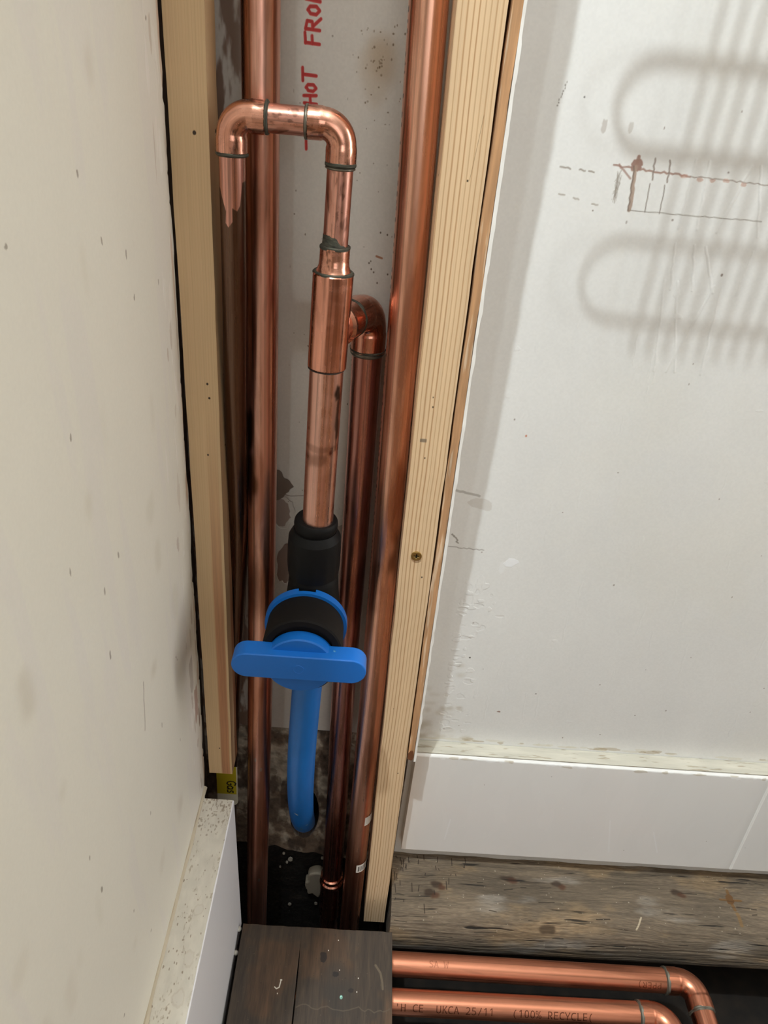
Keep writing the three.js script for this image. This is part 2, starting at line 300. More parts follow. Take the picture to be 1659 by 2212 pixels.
{
  const shelf = new THREE.PlaneGeometry(0.5, 0.34, 60, 40), p = shelf.attributes.position;
  for (let i = 0; i < p.count; i++) p.setZ(i, 0.012 * fbm(p.getX(i) * 40, p.getY(i) * 40, 44, 4));
  shelf.computeVertexNormals(); shelf.translate(0.05, -0.19, -0.02); metric(shelf);
  part(wallBack, 'damp_footing', shelf, darkMasonry);
}
const flakeM = std({ color: 0xb9b2a4, roughness: 0.9 });
{ // pale mortar lump and paint flakes on the black footing
  const g = extrudeFlat(blobShape(-0.014, -0.088, 0.021, 0.034, 77, 40, 0.7), 0.008, 0.002); g.translate(0, 0, -0.012);
  part(wallBack, 'mortar_lump', g, std({ map: tex(paint(128, 128, (i, j) => { const k = 110 + 90 * fbm(i / 14, j / 14, 3); return [k, k * 0.94, k * 0.84]; }), true, true), roughness: 1 }), 'pale broken mortar lump');
  const R = rng(9);
  for (const [x, y, r] of [[-0.046, -0.046, 0.0042], [-0.054, -0.035, 0.0024], [-0.050, -0.052, 0.0022], [-0.0075, -0.04, 0.0030], [-0.045, -0.024, 0.0016], [-0.058, -0.062, 0.0018], [-0.012, -0.135, 0.003], [-0.045, -0.14, 0.0025]]) {
    const f = extrudeFlat(blobShape(x, y, r, r * 1.2, Math.round(900 + x * 1e4), 12, 0.6), 0.0012); f.translate(0, 0, -0.0095);
    part(wallBack, 'paint_flake', f, flakeM);
  }
}

// left wall: plaster slab with a broken edge, then the brick behind it
{
  const u0 = 0.06, u1 = 0.41, v0 = 0.17, v1 = 1.0, w = 840, h = 2048, R = rng(31);
  const base = paint(w, h, (i, j) => {
    const u = mix(u0, u1, i / w), v = mix(v1, v0, j / h);
    const k = 1 + 0.02 * (fbm(u * 20, v * 10, 2) - 0.5) + 0.012 * (noise(u * 800, v * 800, 6) - 0.5);
    const patch = 0.5 * smooth(0.50, 0.58, fbm(u * 40 - v * 3, v * 6, 19, 4) + 0.10 * smooth(0.125, 0.08, u) - 0.08 * smooth(0.15, 0.22, u));            // filler with its own grain near the edge
    return [mix(220, 216, patch) * k, mix(217, 212, patch) * k, mix(206, 206, patch) * k];
  });
  const S = sheet(w, h, u0, u1, v0, v1, base);
  for (let k = 0; k < 120; k++) { const u = 0.072 + 0.045 * R() * R(), v = mix(v0, v1, R()); S.rag(u, v, 0.0008 + 0.0025 * R(), 0.003 + 0.012 * R(), R() < 0.7 ? '228,224,218' : '184,172,160', 0.35 + 0.4 * R(), 400 + k); S.rag(u, v, 0.0008 + 0.002 * R(), 0.003 + 0.010 * R(), R() < 0.5 ? '165,165,165' : '100,100,100', 0.8, 400 + k, S.gb); }
  for (let k = 0; k < 26; k++) S.rag(0.069 + 0.004 * R(), mix(v0, v1, R()), 0.0010 + 0.002 * R(), 0.006 + 0.02 * R(), '190,160,138', 0.5, 560 + k);
  S.rag(0.0835, 0.305, 0.006, 0.022, '176,150,138', 0.9, 91); S.rag(0.092, 0.345, 0.006, 0.02, '168,160,152', 0.6, 92); S.rag(0.0765, 0.282, 0.002, 0.012, '120,100,86', 0.8, 93);
  const jag = (a, b, n, amp) => Array.from({ length: n + 1 }, (_, i) => [mix(a[0], b[0], i / n) + amp * (R() - 0.5), mix(a[1], b[1], i / n) + amp * (R() - 0.5)]);
  S.stroke(jag([0.199, 0.445], [0.205, 0.41], 6, 0.0012), 0.0016, '160,152,140', 0.7); S.stroke(jag([0.13, 0.402], [0.125, 0.394], 4, 0.001), 0.0012, '176,168,156', 0.6);
  S.g.filter = 'blur(6px)'; for (let k = 0; k < 30; k++) S.rag(mix(0.1, 0.38, R()), mix(0.2, 0.82, R()), 0.002 + 0.006 * R(), 0.004 + 0.012 * R(), '188,180,164', 0.12 + 0.3 * R(), 600 + k); S.g.filter = 'none';
  for (let k = 0; k < 22; k++) S.rag(mix(0.09, 0.32, R()), mix(0.2, 0.8, R()), 0.0005 + 0.0008 * R(), 0.001 + 0.002 * R(), '120,112,100', 0.6, 640 + k);
  const m = std({ map: fit(tex(S.c), u0, u1, v0, v1), bumpMap: fit(tex(S.b, false), u0, u1, v0, v1), bumpScale: 0.0010, roughness: 0.5 });
  const s = new THREE.Shape(); s.moveTo(0.41, 0.17);
  for (let i = 0; i <= 420; i++) { const v = mix(0.17, 1.0, i / 420); s.lineTo(0.0695 + 0.0060 * (fbm(v * 38, 1, 3, 5) - 0.5) + 0.010 * Math.max(0, noise(v * 190, 4, 2) - 0.70) + 0.004 * smooth(0.22, 0.18, v), v); }
  s.lineTo(0.41, 1.0); s.closePath();
  const g = metric(extrudeFlat(s, 0.016));                   // shape in (z, y), thickness to -x
  g.applyMatrix4(new THREE.Matrix4().set(0, 0, -1, -0.1215, 0, 1, 0, 0, 1, 0, 0, 0, 0, 0, 0, 1)); g.computeVertexNormals();
  const uvA = g.attributes.uv, pA = g.attributes.position; for (let i = 0; i < pA.count; i++) uvA.setXY(i, pA.getZ(i), pA.getY(i));
  const q = structGroup('wall_left', 'cream painted side wall with a broken plaster edge', 'wall');
  part(q, 'plaster', g, m);
  part(q, 'upper_plaster', box(-0.1375, -0.1215, 1.0, 2.4, 0.07, 0.41), plainWall);
  const brick = std({ map: (() => { const t = tex(paint(256, 512, (i, j) => { const n = fbm(i / 20, j / 26, 4, 5), k = 0.6 + 0.6 * n; return [96 * k, 84 * k, 74 * k]; }), true, true); t.repeat.set(4, 2); return t; })(), roughness: 1 });
  part(q, 'masonry', box(-0.6, -0.1376, -0.5, 2.4, -0.1, 0.41), brick);
  // breast face round the corner of the side wall, and the rest of the room
  struct('wall_front', box(-1.6, -0.1377, 0.0, 2.4, 0.4105, 0.45), roomWall, 'plain beige chimney breast face beside the alcove', 'wall');
}

struct('wall_side', box(-1.7, -1.6, 0, 2.4, 0.45, 3.2), roomWall, 'plain far side wall of the room', 'wall');
struct('ceiling', box(-1.7, 2.3, 2.4, 2.5, -0.1, 3.3), std({ color: 0xe6e2da, roughness: 0.9 }), 'plain white ceiling', 'ceiling');
const frameM = std({ color: 0xeeece6, roughness: 0.4 }), paneM = std({ color: 0x111111, emissive: DAY, emissiveIntensity: 0.6, roughness: 0.2 });
{
  const { x, y0, y1, z0, z1 } = WINDOW;
  struct('wall_right', merge(box(x, x + 0.15, 0, y0, -0.1, 3.2), box(x, x + 0.15, y1, 2.4, -0.1, 3.2), box(x, x + 0.15, y0, y1, -0.1, z0), box(x, x + 0.15, y0, y1, z1, 3.2)), roomWall, 'plain wall with the nearer window opening', 'wall');
  const win = structGroup('window_1', 'tall white framed window in the right hand wall', 'window'), zm = (z0 + z1) / 2, a = x + 0.02, b = x + 0.08;
  part(win, 'window_frame', merge(box(a, b, y0, y0 + 0.05, z0, z1), box(a, b, y1 - 0.05, y1, z0, z1), box(a, b, y0 + 0.05, y1 - 0.05, z0, z0 + 0.05), box(a, b, y0 + 0.05, y1 - 0.05, z1 - 0.05, z1), box(a, b, y0 + 0.05, y1 - 0.05, zm - 0.025, zm + 0.025)), frameM);
  part(win, 'pane', box(x + 0.045, x + 0.05, y0 + 0.05, y1 - 0.05, z0 + 0.05, zm - 0.025), paneM); part(win, 'pane', box(x + 0.045, x + 0.05, y0 + 0.05, y1 - 0.05, zm + 0.025, z1 - 0.05), paneM);
  part(win, 'window_sill', box(x - 0.06, x + 0.02, y0 - 0.03, y0, z0 - 0.05, z1 + 0.05), frameM);
}
{
  const { z, x0, x1, y0, y1 } = WINDOW_REAR;
  struct('wall_rear', merge(box(-1.6, 2.2, 0, y0, z, z + 0.15), box(-1.6, 2.2, y1, 2.4, z, z + 0.15), box(-1.6, x0, y0, y1, z, z + 0.15), box(x1, 2.2, y0, y1, z, z + 0.15)), roomWall, 'plain wall behind the viewer with a window opening', 'wall');
  const win = structGroup('window_2', 'wide white framed window in the wall behind the viewer', 'window'), xm = (x0 + x1) / 2, a = z + 0.02, b = z + 0.08;
  part(win, 'window_frame', merge(box(x0, x1, y0, y0 + 0.05, a, b), box(x0, x1, y1 - 0.05, y1, a, b), box(x0, x0 + 0.05, y0 + 0.05, y1 - 0.05, a, b), box(x1 - 0.05, x1, y0 + 0.05, y1 - 0.05, a, b), box(xm - 0.025, xm + 0.025, y0 + 0.05, y1 - 0.05, a, b)), frameM);
  part(win, 'pane', box(x0 + 0.05, xm - 0.025, y0 + 0.05, y1 - 0.05, z + 0.045, z + 0.05), paneM); part(win, 'pane', box(xm + 0.025, x1 - 0.05, y0 + 0.05, y1 - 0.05, z + 0.045, z + 0.05), paneM);
  part(win, 'window_sill', box(x0 - 0.05, x1 + 0.05, y0 - 0.03, y0, z - 0.06, z + 0.02), frameM);
}
const floorM = std({ color: 0x6b5138, roughness: 0.7 });
struct('floor', merge(box(-1.6, 2.2, -0.02, 0, 0.45, 3.2), box(0.09, 2.2, -0.02, 0, 0.34, 0.45)), floorM, 'brown wooden floor of the room', 'floor');
{
  const g = new THREE.PlaneGeometry(2.9, 1.6, 180, 120), p = g.attributes.position;
  for (let i = 0; i < p.count; i++) p.setZ(i, 0.03 * fbm(p.getX(i) * 14, p.getY(i) * 14, 6, 5));
  g.rotateX(-Math.PI / 2); g.translate(0.8, -0.24, 0.6); g.computeVertexNormals(); metric(g);
  const c = paint(512, 512, (i, j) => { const k = 0.5 + fbm(i / 18, j / 18, 8, 5); return [26 * k, 20 * k, 15 * k]; }), t = tex(c, true, true); t.repeat.set(3, 3);
  struct('ground', g, std({ map: t, roughness: 1 }), 'dark soil in the void under the floor', 'ground');
}

// skirtings
{
  const u0 = 0.07, u1 = 0.75, v0 = 0.02, v1 = 0.19, w = 1400, h = 360, R = rng(61);
  const base = paint(w, h, (i, j) => { const u = mix(u0, u1, i / w), v = mix(v1, v0, j / h), k = 1 + 0.02 * (fbm(u * 30, v * 8, 3) - 0.5); return [224 * k, 222 * k, 220 * k]; });
  const S = sheet(w, h, u0, u1, v0, v1, base);
  const jag = (a, b, n, amp) => Array.from({ length: n + 1 }, (_, i) => [mix(a[0], b[0], i / n) + amp * (R() - 0.5), mix(a[1], b[1], i / n) + amp * (R() - 0.5)]);
  S.stroke(jag([0.135, 0.1835], [0.70, 0.1835], 120, 0.002), 0.003, '232,232,230', 0.9);
  for (let k = 0; k < 60; k++) S.rag(mix(0.1, 0.6, R()), 0.1835 - 0.003 * R(), 0.002 + 0.006 * R(), 0.001 + 0.0016 * R(), R() < 0.7 ? '236,236,236' : '190,182,168', 0.7, 700 + k);
  for (let k = 0; k < 24; k++) S.spot(mix(0.08, 0.6, R()), mix(0.04, 0.18, R()), 0.0006, 0.0008, R() < 0.5 ? '120,112,104' : '238,238,238', 0.6);
  for (const [a, b] of [[[0.300, 0.10], [0.312, 0.045]], [[0.352, 0.085], [0.366, 0.05]], [[0.128, 0.085], [0.126, 0.05]]]) S.stroke([a, b], 0.0016, '232,232,232', 0.6);
  const skm = phys({ map: fit(tex(S.c), u0, u1, v0, v1), roughness: 0.3 });
  const creamTop = std({ map: (() => { const t = tex(paint(1024, 64, (i, j) => { const n = fbm(i / 40, j / 12, 4, 4), k = 0.9 + 0.16 * n, d = 0.6 * smooth(0.66, 0.8, fbm(i / 22, j / 7, 9, 4)); return [mix(188, 140, d) * k, mix(183, 126, d) * k, mix(170, 104, d) * k]; })); return fit(t, 0.07, 0.75, 0, 0.02); })(), roughness: 0.7 });
  const o = structGroup('baseboard_right', 'white painted skirting board along the back wall', 'skirting');
  part(o, 'board', (() => { const s = new THREE.Shape(); s.moveTo(0, 0.028); s.lineTo(0.018, 0.028); s.lineTo(0.018, 0.1815); s.quadraticCurveTo(0.0178, 0.1835, 0.0155, 0.1845); s.lineTo(0, 0.185); s.closePath(); const g = extrudeFlat(s, 2.1); g.applyMatrix4(new THREE.Matrix4().set(0, 0, 1, 0.08, 0, 1, 0, 0, 1, 0, 0, 0.0002, 0, 0, 0, 1)); g.computeVertexNormals(); return metric(toCreasedNormals(g, 0.5)); })(), skm);
  part(o, 'top_bead', box(0.08, 2.2, 0.1851, 0.1862, 0.0003, 0.0160), creamTop, 'cream dirty strip of old paint along the top of the skirting');
  // mitred joint seen as a white slanted bead at the right
  part(o, 'joint_bead', sweep(line(V(0.4567, 0.0290, 0.0180), V(0.4493, 0.1800, 0.0180)), 0.0016, { seg: 10, caps: true }), std({ color: 0xf2f2f0, roughness: 0.4 }), 'upright white filler bead on the skirting joint');
}
{
  const c = paint(256, 1024, (i, j) => {
    const n = fbm(i / 30, j / 30, 5, 4), q = fbm(i / 9, j / 9, 14, 3), d = 0.6 * smooth(0.62, 0.78, q) * smooth(0.45, 0.65, fbm(i / 60, j / 70, 40, 3)), k = 0.95 + 0.1 * n;
    return [mix(208, 138, d * 0.8) * k, mix(203, 124, d * 0.8) * k, mix(192, 104, d * 0.8) * k];
  });
  const S = sheet(256, 1024, -0.125, -0.088, 0.08, 0.41, c), R = rng(77);
  for (let k = 0; k < 130; k++) S.rag(mix(-0.121, -0.092, R()), mix(0.362, 0.41, Math.sqrt(R())), 0.0003 + 0.0007 * R(), 0.0005 + 0.0012 * R(), '136,122,106', 0.5, 800 + k);
  for (let k = 0; k < 60; k++) S.rag(mix(-0.121, -0.092, R()), mix(0.2, 0.41, R()), 0.0002 + 0.0005 * R(), 0.0004 + 0.0010 * R(), '120,104,86', 0.6, 1000 + k);
  for (const [z, r] of [[0.30, 0.004], [0.262, 0.005], [0.235, 0.005]]) { S.rag(-0.101, z, r, r * 1.4, '184,174,160', 0.3, Math.round(z * 5000)); S.rag(-0.101, z, r * 0.75, r, '208,203,193', 0.8, Math.round(z * 5000)); }
  const t = tex(c); fit(t, -0.125, -0.088, 0.08, 0.41);
  const o = structGroup('baseboard_left', 'white painted skirting board along the side wall', 'skirting');
  const face = phys({ color: 0xe4e4e8, roughness: 0.3 }), topM = std({ map: t, roughness: 0.7 });
  const s = new THREE.Shape(); s.moveTo(-0.1214, -0.02); s.lineTo(-0.0878, -0.02); s.lineTo(-0.0918, 0.1828); s.quadraticCurveTo(-0.0919, 0.1842, -0.0932, 0.1844); s.lineTo(-0.1214, 0.1844); s.closePath();
  const g = extrudeFlat(s, 0.325); g.translate(0, 0, 0.0852); part(o, 'board', metric(toCreasedNormals(g, 0.4)), face);
  const cap = new THREE.Shape(); cap.moveTo(-0.1214, 0.0856); cap.lineTo(-0.0928, 0.0856); for (let i = 0; i <= 40; i++) { const z = mix(0.0856, 0.41, i / 40); cap.lineTo(-0.0928 + 0.0006 * (noise(z * 300, 1, 4) - 0.5), z); } cap.lineTo(-0.1214, 0.41); cap.closePath();
  const cg = extrudeFlat(cap, 0.0007); cg.applyMatrix4(new THREE.Matrix4().set(1, 0, 0, 0, 0, 0, 1, 0.1845, 0, 1, 0, 0, 0, 0, 0, 1)); cg.computeVertexNormals();
  const uvc = cg.attributes.uv, pc = cg.attributes.position; for (let i = 0; i < pc.count; i++) uvc.setXY(i, pc.getX(i), 0.49 - pc.getZ(i));
  if (cg.index === null) { const p = cg.attributes.position.array; for (let i = 0; i < p.length; i += 9) for (let k = 0; k < 3; k++) { const a = p[i + 3 + k]; p[i + 3 + k] = p[i + 6 + k]; p[i + 6 + k] = a; } const u = cg.attributes.uv.array; for (let i = 0; i < u.length; i += 6) for (let k = 0; k < 2; k++) { const a = u[i + 2 + k]; u[i + 2 + k] = u[i + 4 + k]; u[i + 4 + k] = a; } cg.computeVertexNormals(); }
  part(o, 'top_paint', cg, topM, 'dirty speckled paint on top of the skirting');
  const bead = sweep(new THREE.CatmullRomCurve3(Array.from({ length: 18 }, (_, i) => V(-0.1212 + 0.0006 * (noise(i, 3, 3) - 0.5), 0.1858, mix(0.074, 0.41, i / 17)))), 0.0022, { seg: 10, wobble: 0.5 });
  part(o, 'caulk_bead', bead, std({ color: 0xbdb29e, roughness: 0.8 }), 'old brownish caulk bead between wall and skirting');
  part(o, 'corner_lump', (() => { const q = new THREE.SphereGeometry(0.0022, 10, 8); q.scale(1, 0.8, 1.3); q.translate(-0.0872, -0.004, 0.1); const q2 = new THREE.SphereGeometry(0.0026, 10, 8); q2.translate(-0.0868, -0.006, 0.123); return merge(q, q2); })(), std({ color: 0xc9c6be, roughness: 0.8 }));
}

// ---------------------------------------------------------------- timber
function pine(w, h, o) {      // straight growth rings as lines along the canvas height
  return paint(w, h, (i, j) => {
    const v = j / h, x = i / w + o.sway * (fbm(v * 3, 1, o.seed, 3) - 0.5) + (o.bend ? o.bend(v) : 0);
    const ph = x * o.rings + 0.35 * (fbm(x * o.rings * 0.7, v * 3, o.seed + 3, 2) - 0.5), fr = ph - Math.floor(ph);
    const late = Math.pow(clamp(1 - Math.abs(fr - 0.78) / 0.24), 1.6) * mix(0.5, 1, hash(Math.floor(ph), 3, o.seed));
    const fine = 1 + 0.07 * (noise(x * 300, v * 14, o.seed + 5) - 0.5) + 0.05 * (fbm(x * 8, v * 6, o.seed + 7) - 0.5);
    const c = [0, 1, 2].map((k) => mix(o.early[k], o.late[k], late * o.contrast));
    if (o.heart) { const t = o.heart(i / w, v) * 0.9; const hc = [168, 118, 84]; for (let k = 0; k < 3; k++) c[k] = mix(c[k], hc[k] * (0.88 + 0.24 * noise(x * 90, v * 6, 77)), t); }
    return c.map((q) => q * fine);
  });
}
// prism from a lower and an upper quad (each [x0, x1, z0, z1] at height y); uv: u across each face 0..1, v up 0..1
function prism(y0, q0, y1, q1, n = 40, jit = 0) {
  const faces = [], P = (q, y, k) => [[q[0], y, q[3]], [q[1], y, q[3]], [q[1], y, q[2]], [q[0], y, q[2]]][k], pos = [], uv = [], idx = [];
  const push = (a, b, c, d, ua, va, ub, vb) => { const o = pos.length / 3; pos.push(...a, ...b, ...c, ...d); uv.push(ua, va, ub, va, ub, vb, ua, vb); idx.push(o, o + 1, o + 2, o, o + 2, o + 3); };
  const Q = (t) => q0.map((v, i) => mix(v, q1[i], t) + (jit ? jit * (noise(t * 37, i * 3.1, 12) - 0.5) : 0));
  for (let s = 0; s < n; s++) { const t0 = s / n, t1 = (s + 1) / n, a = Q(t0), b = Q(t1), ya = mix(y0, y1, t0), yb = mix(y0, y1, t1); for (let k = 0; k < 4; k++) push(P(a, ya, k), P(a, ya, (k + 1) % 4), P(b, yb, (k + 1) % 4), P(b, yb, k), k % 2 ? 0.02 : 0, t0, k % 2 ? 0.9 : 1, t1); }
  const a = Q(0), b = Q(1);
  push(P(a, y0, 3), P(a, y0, 2), P(a, y0, 1), P(a, y0, 0), 0, 0, 1, 0.02); push(P(b, y1, 0), P(b, y1, 1), P(b, y1, 2), P(b, y1, 3), 0, 0.98, 1, 1);
  const g = new THREE.BufferGeometry(); g.setAttribute('position', new THREE.Float32BufferAttribute(pos, 3)); g.setAttribute('uv', new THREE.Float32BufferAttribute(uv, 2)); g.setIndex(idx); g.computeVertexNormals();
  return toCreasedNormals(g, 0.5);
}
{ // right batten
  const c = pine(256, 2048, { seed: 3, sway: 0.10, rings: 8.5, early: [224, 194, 156], late: [172, 126, 84], contrast: 1.0, bend: (v) => 0.10 * smooth(0.55, 0.85, v) + 0.03 * Math.sin(v * 20) * smooth(0.6, 0.8, v) });
  const g = c.getContext('2d'), dot = (u, y, r, a = 0.9, col = '46,32,20') => { g.fillStyle = `rgba(${col},${a})`; g.beginPath(); g.ellipse(u * 256, (1.0 - y) / 1.065 * 2048, r * 10, r * 1.9, 0, 0, 7); g.fill(); };
  dot(0.62, 0.727, 0.55); g.strokeStyle = 'rgba(110,84,54,.6)'; g.lineWidth = 2; g.beginPath(); g.moveTo(0.66 * 256, (1 - 0.727) / 1.065 * 2048); g.lineTo(0.8 * 256, (1 - 0.76) / 1.065 * 2048); g.stroke();
  for (const [u, y, r] of [[0.45, 0.587, 0.55], [0.43, 0.594, 0.4], [0.38, 0.548, 0.5], [0.72, 0.443, 0.7], [0.3, 0.293, 0.4], [0.75, 0.205, 0.6], [0.45, 0.01, 0.45], [0.42, -0.02, 0.5]]) dot(u, y, r);
  g.strokeStyle = 'rgba(90,80,70,.6)'; g.lineWidth = 5; g.beginPath(); g.moveTo(0.2 * 256, (1 - 0.5615) / 1.065 * 2048); g.lineTo(0.38 * 256, (1 - 0.5615) / 1.065 * 2048); g.stroke();
  const t = thing('timber_batten', 'long pale pine batten with a brass screw, right of the copper pipes', 'batten');
  const m = std({ map: tex(c), roughness: 0.72 });
  part(t, 'batten_body', prism(-0.065, [0.0452, 0.0690, 0.012, 0.050], 1.0, [0.0270, 0.0530, 0.046, 0.0866], 60, 0.0006), m);
  // countersunk brass screw with a cross recess
  const screw = new THREE.Group(); screw.name = 'screw'; screw.userData.label = 'brass cross-head screw'; t.add(screw); screw.position.set(0.0479, 0.4634, 0.0684); screw.rotation.x = 0.034;
  const brass = std({ color: 0xb9a26a, metalness: 1, roughness: 0.3 });
  const star = new THREE.Shape(); star.absarc(0, 0, 0.0041, 0, 2 * Math.PI); const hl = new THREE.Path(), a = 0.0019, b = 0.0005; [[b, b], [b, a], [-b, a], [-b, b], [-a, b], [-a, -b], [-b, -b], [-b, -a], [b, -a], [b, -b], [a, -b], [a, b]].forEach(([x, y], i) => hl[i ? 'lineTo' : 'moveTo'](x, y)); hl.closePath(); star.holes.push(hl);
  part(screw, 'screw_head', extrudeFlat(star, 0.0007, 0.0003), brass); part(screw, 'recess', new THREE.CircleGeometry(0.0035, 16).translate(0, 0, 0.0001), std({ color: 0x2a2417, metalness: 0.6, roughness: 0.6 }));
}
{ // left batten
  const c = pine(256, 2048, { seed: 8, sway: 0.05, rings: 13, early: [200, 172, 134], late: [184, 153, 114], contrast: 0.5, heart: (u, v) => smooth(0.5, 0.85, v) * smooth(0.52, 0.6, u) * smooth(0.93, 0.88, u) });
  const g = c.getContext('2d'), dot = (u, y, r) => { g.fillStyle = 'rgba(40,28,18,.92)'; g.beginPath(); g.ellipse(u * 256, (1.0 - y) / 0.801 * 2048, r * 11, r * 2.6, 0, 0, 7); g.fill(); };
  for (const [u, y, r] of [[0.63, 0.737, 1.1], [0.68, 0.588, 0.8], [0.72, 0.578, 0.8], [0.60, 0.535, 0.75], [0.5, 0.234, 0.7]]) dot(u, y, r);
  solo('timber_batten', prism(0.199, [-0.1177, -0.0962, 0.042, 0.068], 1.0, [-0.1213, -0.0992, 0.042, 0.068], 50, 0.0005), std({ map: tex(c), roughness: 0.72 }), 'short tan pine batten with small nail holes against the left wall', 'batten');
}
{ // torn side panel right of the batten: brown core and white outer face
  const t = thing('side_panel', 'thin brown board edge with torn white face beside the right batten', 'panel');
  const core = std({ map: tex(paint(64, 1024, (i, j) => { const n = fbm(i / 20, j / 40, 5, 4), q = smooth(0.6, 0.75, fbm(i / 24 + 9, j / 50, 15, 4)), k = 0.85 + 0.3 * n; return [mix(190, 212, q) * k, mix(146, 184, q) * k, mix(106, 154, q) * k]; })), roughness: 0.9 });
  const outer = std({ color: 0xf0eeea, roughness: 0.6 });
  part(t, 'board_core', prism(0.2235, [0.0658, 0.0718, 0.002, 0.0575], 1.0, [0.0544, 0.0597, 0.002, 0.0905], 60, 0.0008), core);
  const pos = [], idx = [], n = 260;
  for (let i = 0; i <= n; i++) { const v = i / n, y = mix(0.2215, 1.0, v), x = mix(0.0718, 0.0597, v) + 0.00025, z = mix(0.0580, 0.0910, v) + 0.0012 * (fbm(v * 60, 2, 5, 3) - 0.35), w = 0.0012 + 0.0016 * fbm(v * 70, 7, 9, 3); pos.push(x, y, z, x + w, y, z - 0.0003, x + w * 0.9, y, 0.0015, x, y, 0.0015); }
  for (let i = 0; i < n; i++) for (let k = 0; k < 4; k++) { const a = 4 * i + k, b = 4 * i + (k + 1) % 4; idx.push(a, b, a + 4, b, b + 4, a + 4); }
  idx.push(0, 2, 1, 0, 3, 2);
  const g = new THREE.BufferGeometry(); g.setAttribute('position', new THREE.Float32BufferAttribute(pos, 3)); g.setIndex(idx); g.computeVertexNormals(); const cg = toCreasedNormals(g, 0.4); metric(cg);
  part(t, 'painted_face', cg, outer, 'ragged white painted face');
  part(t, 'torn_corner', (() => { const q = extrudeFlat(blobShape(0.0688, 0.229, 0.0034, 0.0085, 19, 22, 0.5), 0.0012); q.translate(0, 0, 0.0576); return q; })(), std({ color: 0x6b3f22, roughness: 1 }), 'dark torn corner');
}
{ // weathered wall plate along the foot of the wall
  const w = 2048, h = 560, u0 = 0.07, u1 = 0.72, R = rng(15);
  const base = paint(w, h, (i, j) => {
    const u = mix(u0, u1, i / w), v = j / h, warp = 0.16 * (fbm(u * 7, v * 2, 60, 3) - 0.5);
    const fib = fbm(u * 26, (v + warp) * 34, 3, 5), fine = fbm(u * 190, (v + warp) * 230, 8, 3), big = fbm(u * 9, v * 3.2, 11, 4), cr = fbm(u * 18, (v + warp * 0.8) * 30, 25, 4);
    const k = 0.66 + 0.28 * fib + 0.40 * fine; let c = [mix(78, 128, big), mix(68, 112, big), mix(56, 94, big)];
    const tan = smooth(0.55, 0.72, fbm(u * 14 + 5, v * 4, 31, 4)); c = [mix(c[0], 146, tan * 0.5), mix(c[1], 120, tan * 0.5), mix(c[2], 88, tan * 0.5)];
    const crack = 0.8 * smooth(0.25, 0.19, cr); const grey = smooth(0.56, 0.7, fbm(u * 11 - 3, v * 5, 49, 4)); c = [mix(c[0], 146, grey * 0.5), mix(c[1], 140, grey * 0.5), mix(c[2], 134, grey * 0.5)];
    return c.map((q) => q * k * (1 - 0.75 * crack));
  });
  const S = sheet(w, h, u0, u1, 0, 1, base);
  S.g.filter = 'blur(3px)'; for (const [u, v, r] of [[0.205, 0.80, 0.008], [0.262, 0.77, 0.006], [0.40, 0.76, 0.006], [0.122, 0.70, 0.006], [0.115, 0.62, 0.007]]) { S.rag(u, v, r, 0.030, '44,32,22', 0.7, Math.round(u * 3000)); S.rag(u + 0.006, v - 0.02, r * 0.7, 0.03, '70,40,24', 0.7, Math.round(u * 3100)); }
  S.rag(0.248, 0.38, 0.009, 0.05, '60,46,32', 0.7, 4); S.g.filter = 'none'; for (let k = 0; k < 46; k++) { const u = mix(u0, u1, R()), v = mix(0.1, 0.95, R()), l = 0.004 + 0.02 * R(); S.stroke([[u, v], [u + l, v + 0.03 * (R() - 0.5)]], 0.0006 + 0.0012 * R(), '36,28,20', 0.7); }
  for (let k = 0; k < 40; k++) { const u = mix(0.075, 0.2, R() * R()), v = mix(0.5, 1, R()); S.stroke([[u, v], [u + 0.002 * (R() - 0.5), v - 0.08 * R()]], 0.0008, '32,24,18', 0.8); }
  for (let k = 0; k < 140; k++) S.spot(mix(u0, u1, R()), mix(0.1, 1, R()), 0.0004 + 0.0007 * R(), 0.004 + 0.006 * R(), '196,186,170', 0.5);
  // rusty star-shaped stain
  for (const [a, b] of [[0.012, 0.0], [-0.012, 0.0], [0, 0.13], [0.001, -0.13]]) S.stroke([[0.462, 0.72], [0.462 + a, 0.72 + b * 0.7]], 0.0035, '104,74,40', 0.9); S.rag(0.462, 0.72, 0.006, 0.05, '92,62,32', 0.95, 7); S.stroke([[0.464, 0.6], [0.466, 0.5]], 0.004, '120,88,48', 0.6);
  S.stroke([[0.352, 0.52], [0.346, 0.42]], 0.002, '186,172,148', 0.8);
  const map = fit(tex(S.c), u0, u1, 0, 1);
  const bump = fit(tex(paint(1024, 280, (i, j) => { const u = mix(u0, u1, i / 1024), v = j / 280, warp = 0.16 * (fbm(u * 7, v * 2, 60, 3) - 0.5); const k = 255 * (0.6 * fbm(u * 26, (v + warp) * 46, 3, 5) + 0.4 * smooth(0.19, 0.3, fbm(u * 18, (v + warp * 0.8) * 30, 25, 4))); return [k, k, k]; }), false), u0, u1, 0, 1);
  const prof = [[-0.03, -0.26], [-0.03, -0.008], [0.0, -0.005], [0.03, -0.005], [0.052, -0.007], [0.066, -0.013], [0.075, -0.024], [0.0795, -0.045], [0.078, -0.066], [0.066, -0.078], [0.0, -0.082]];
  let len = [0]; for (let k = 1; k < prof.length; k++) len.push(len[k - 1] + Math.hypot(prof[k][0] - prof[k - 1][0], prof[k][1] - prof[k - 1][1]));
  map.wrapT = bump.wrapT = THREE.MirroredRepeatWrapping;
  const l0 = len[2], l1 = len[8], pos = [], uv = [], idx = [], NX = 220, NP = 70;
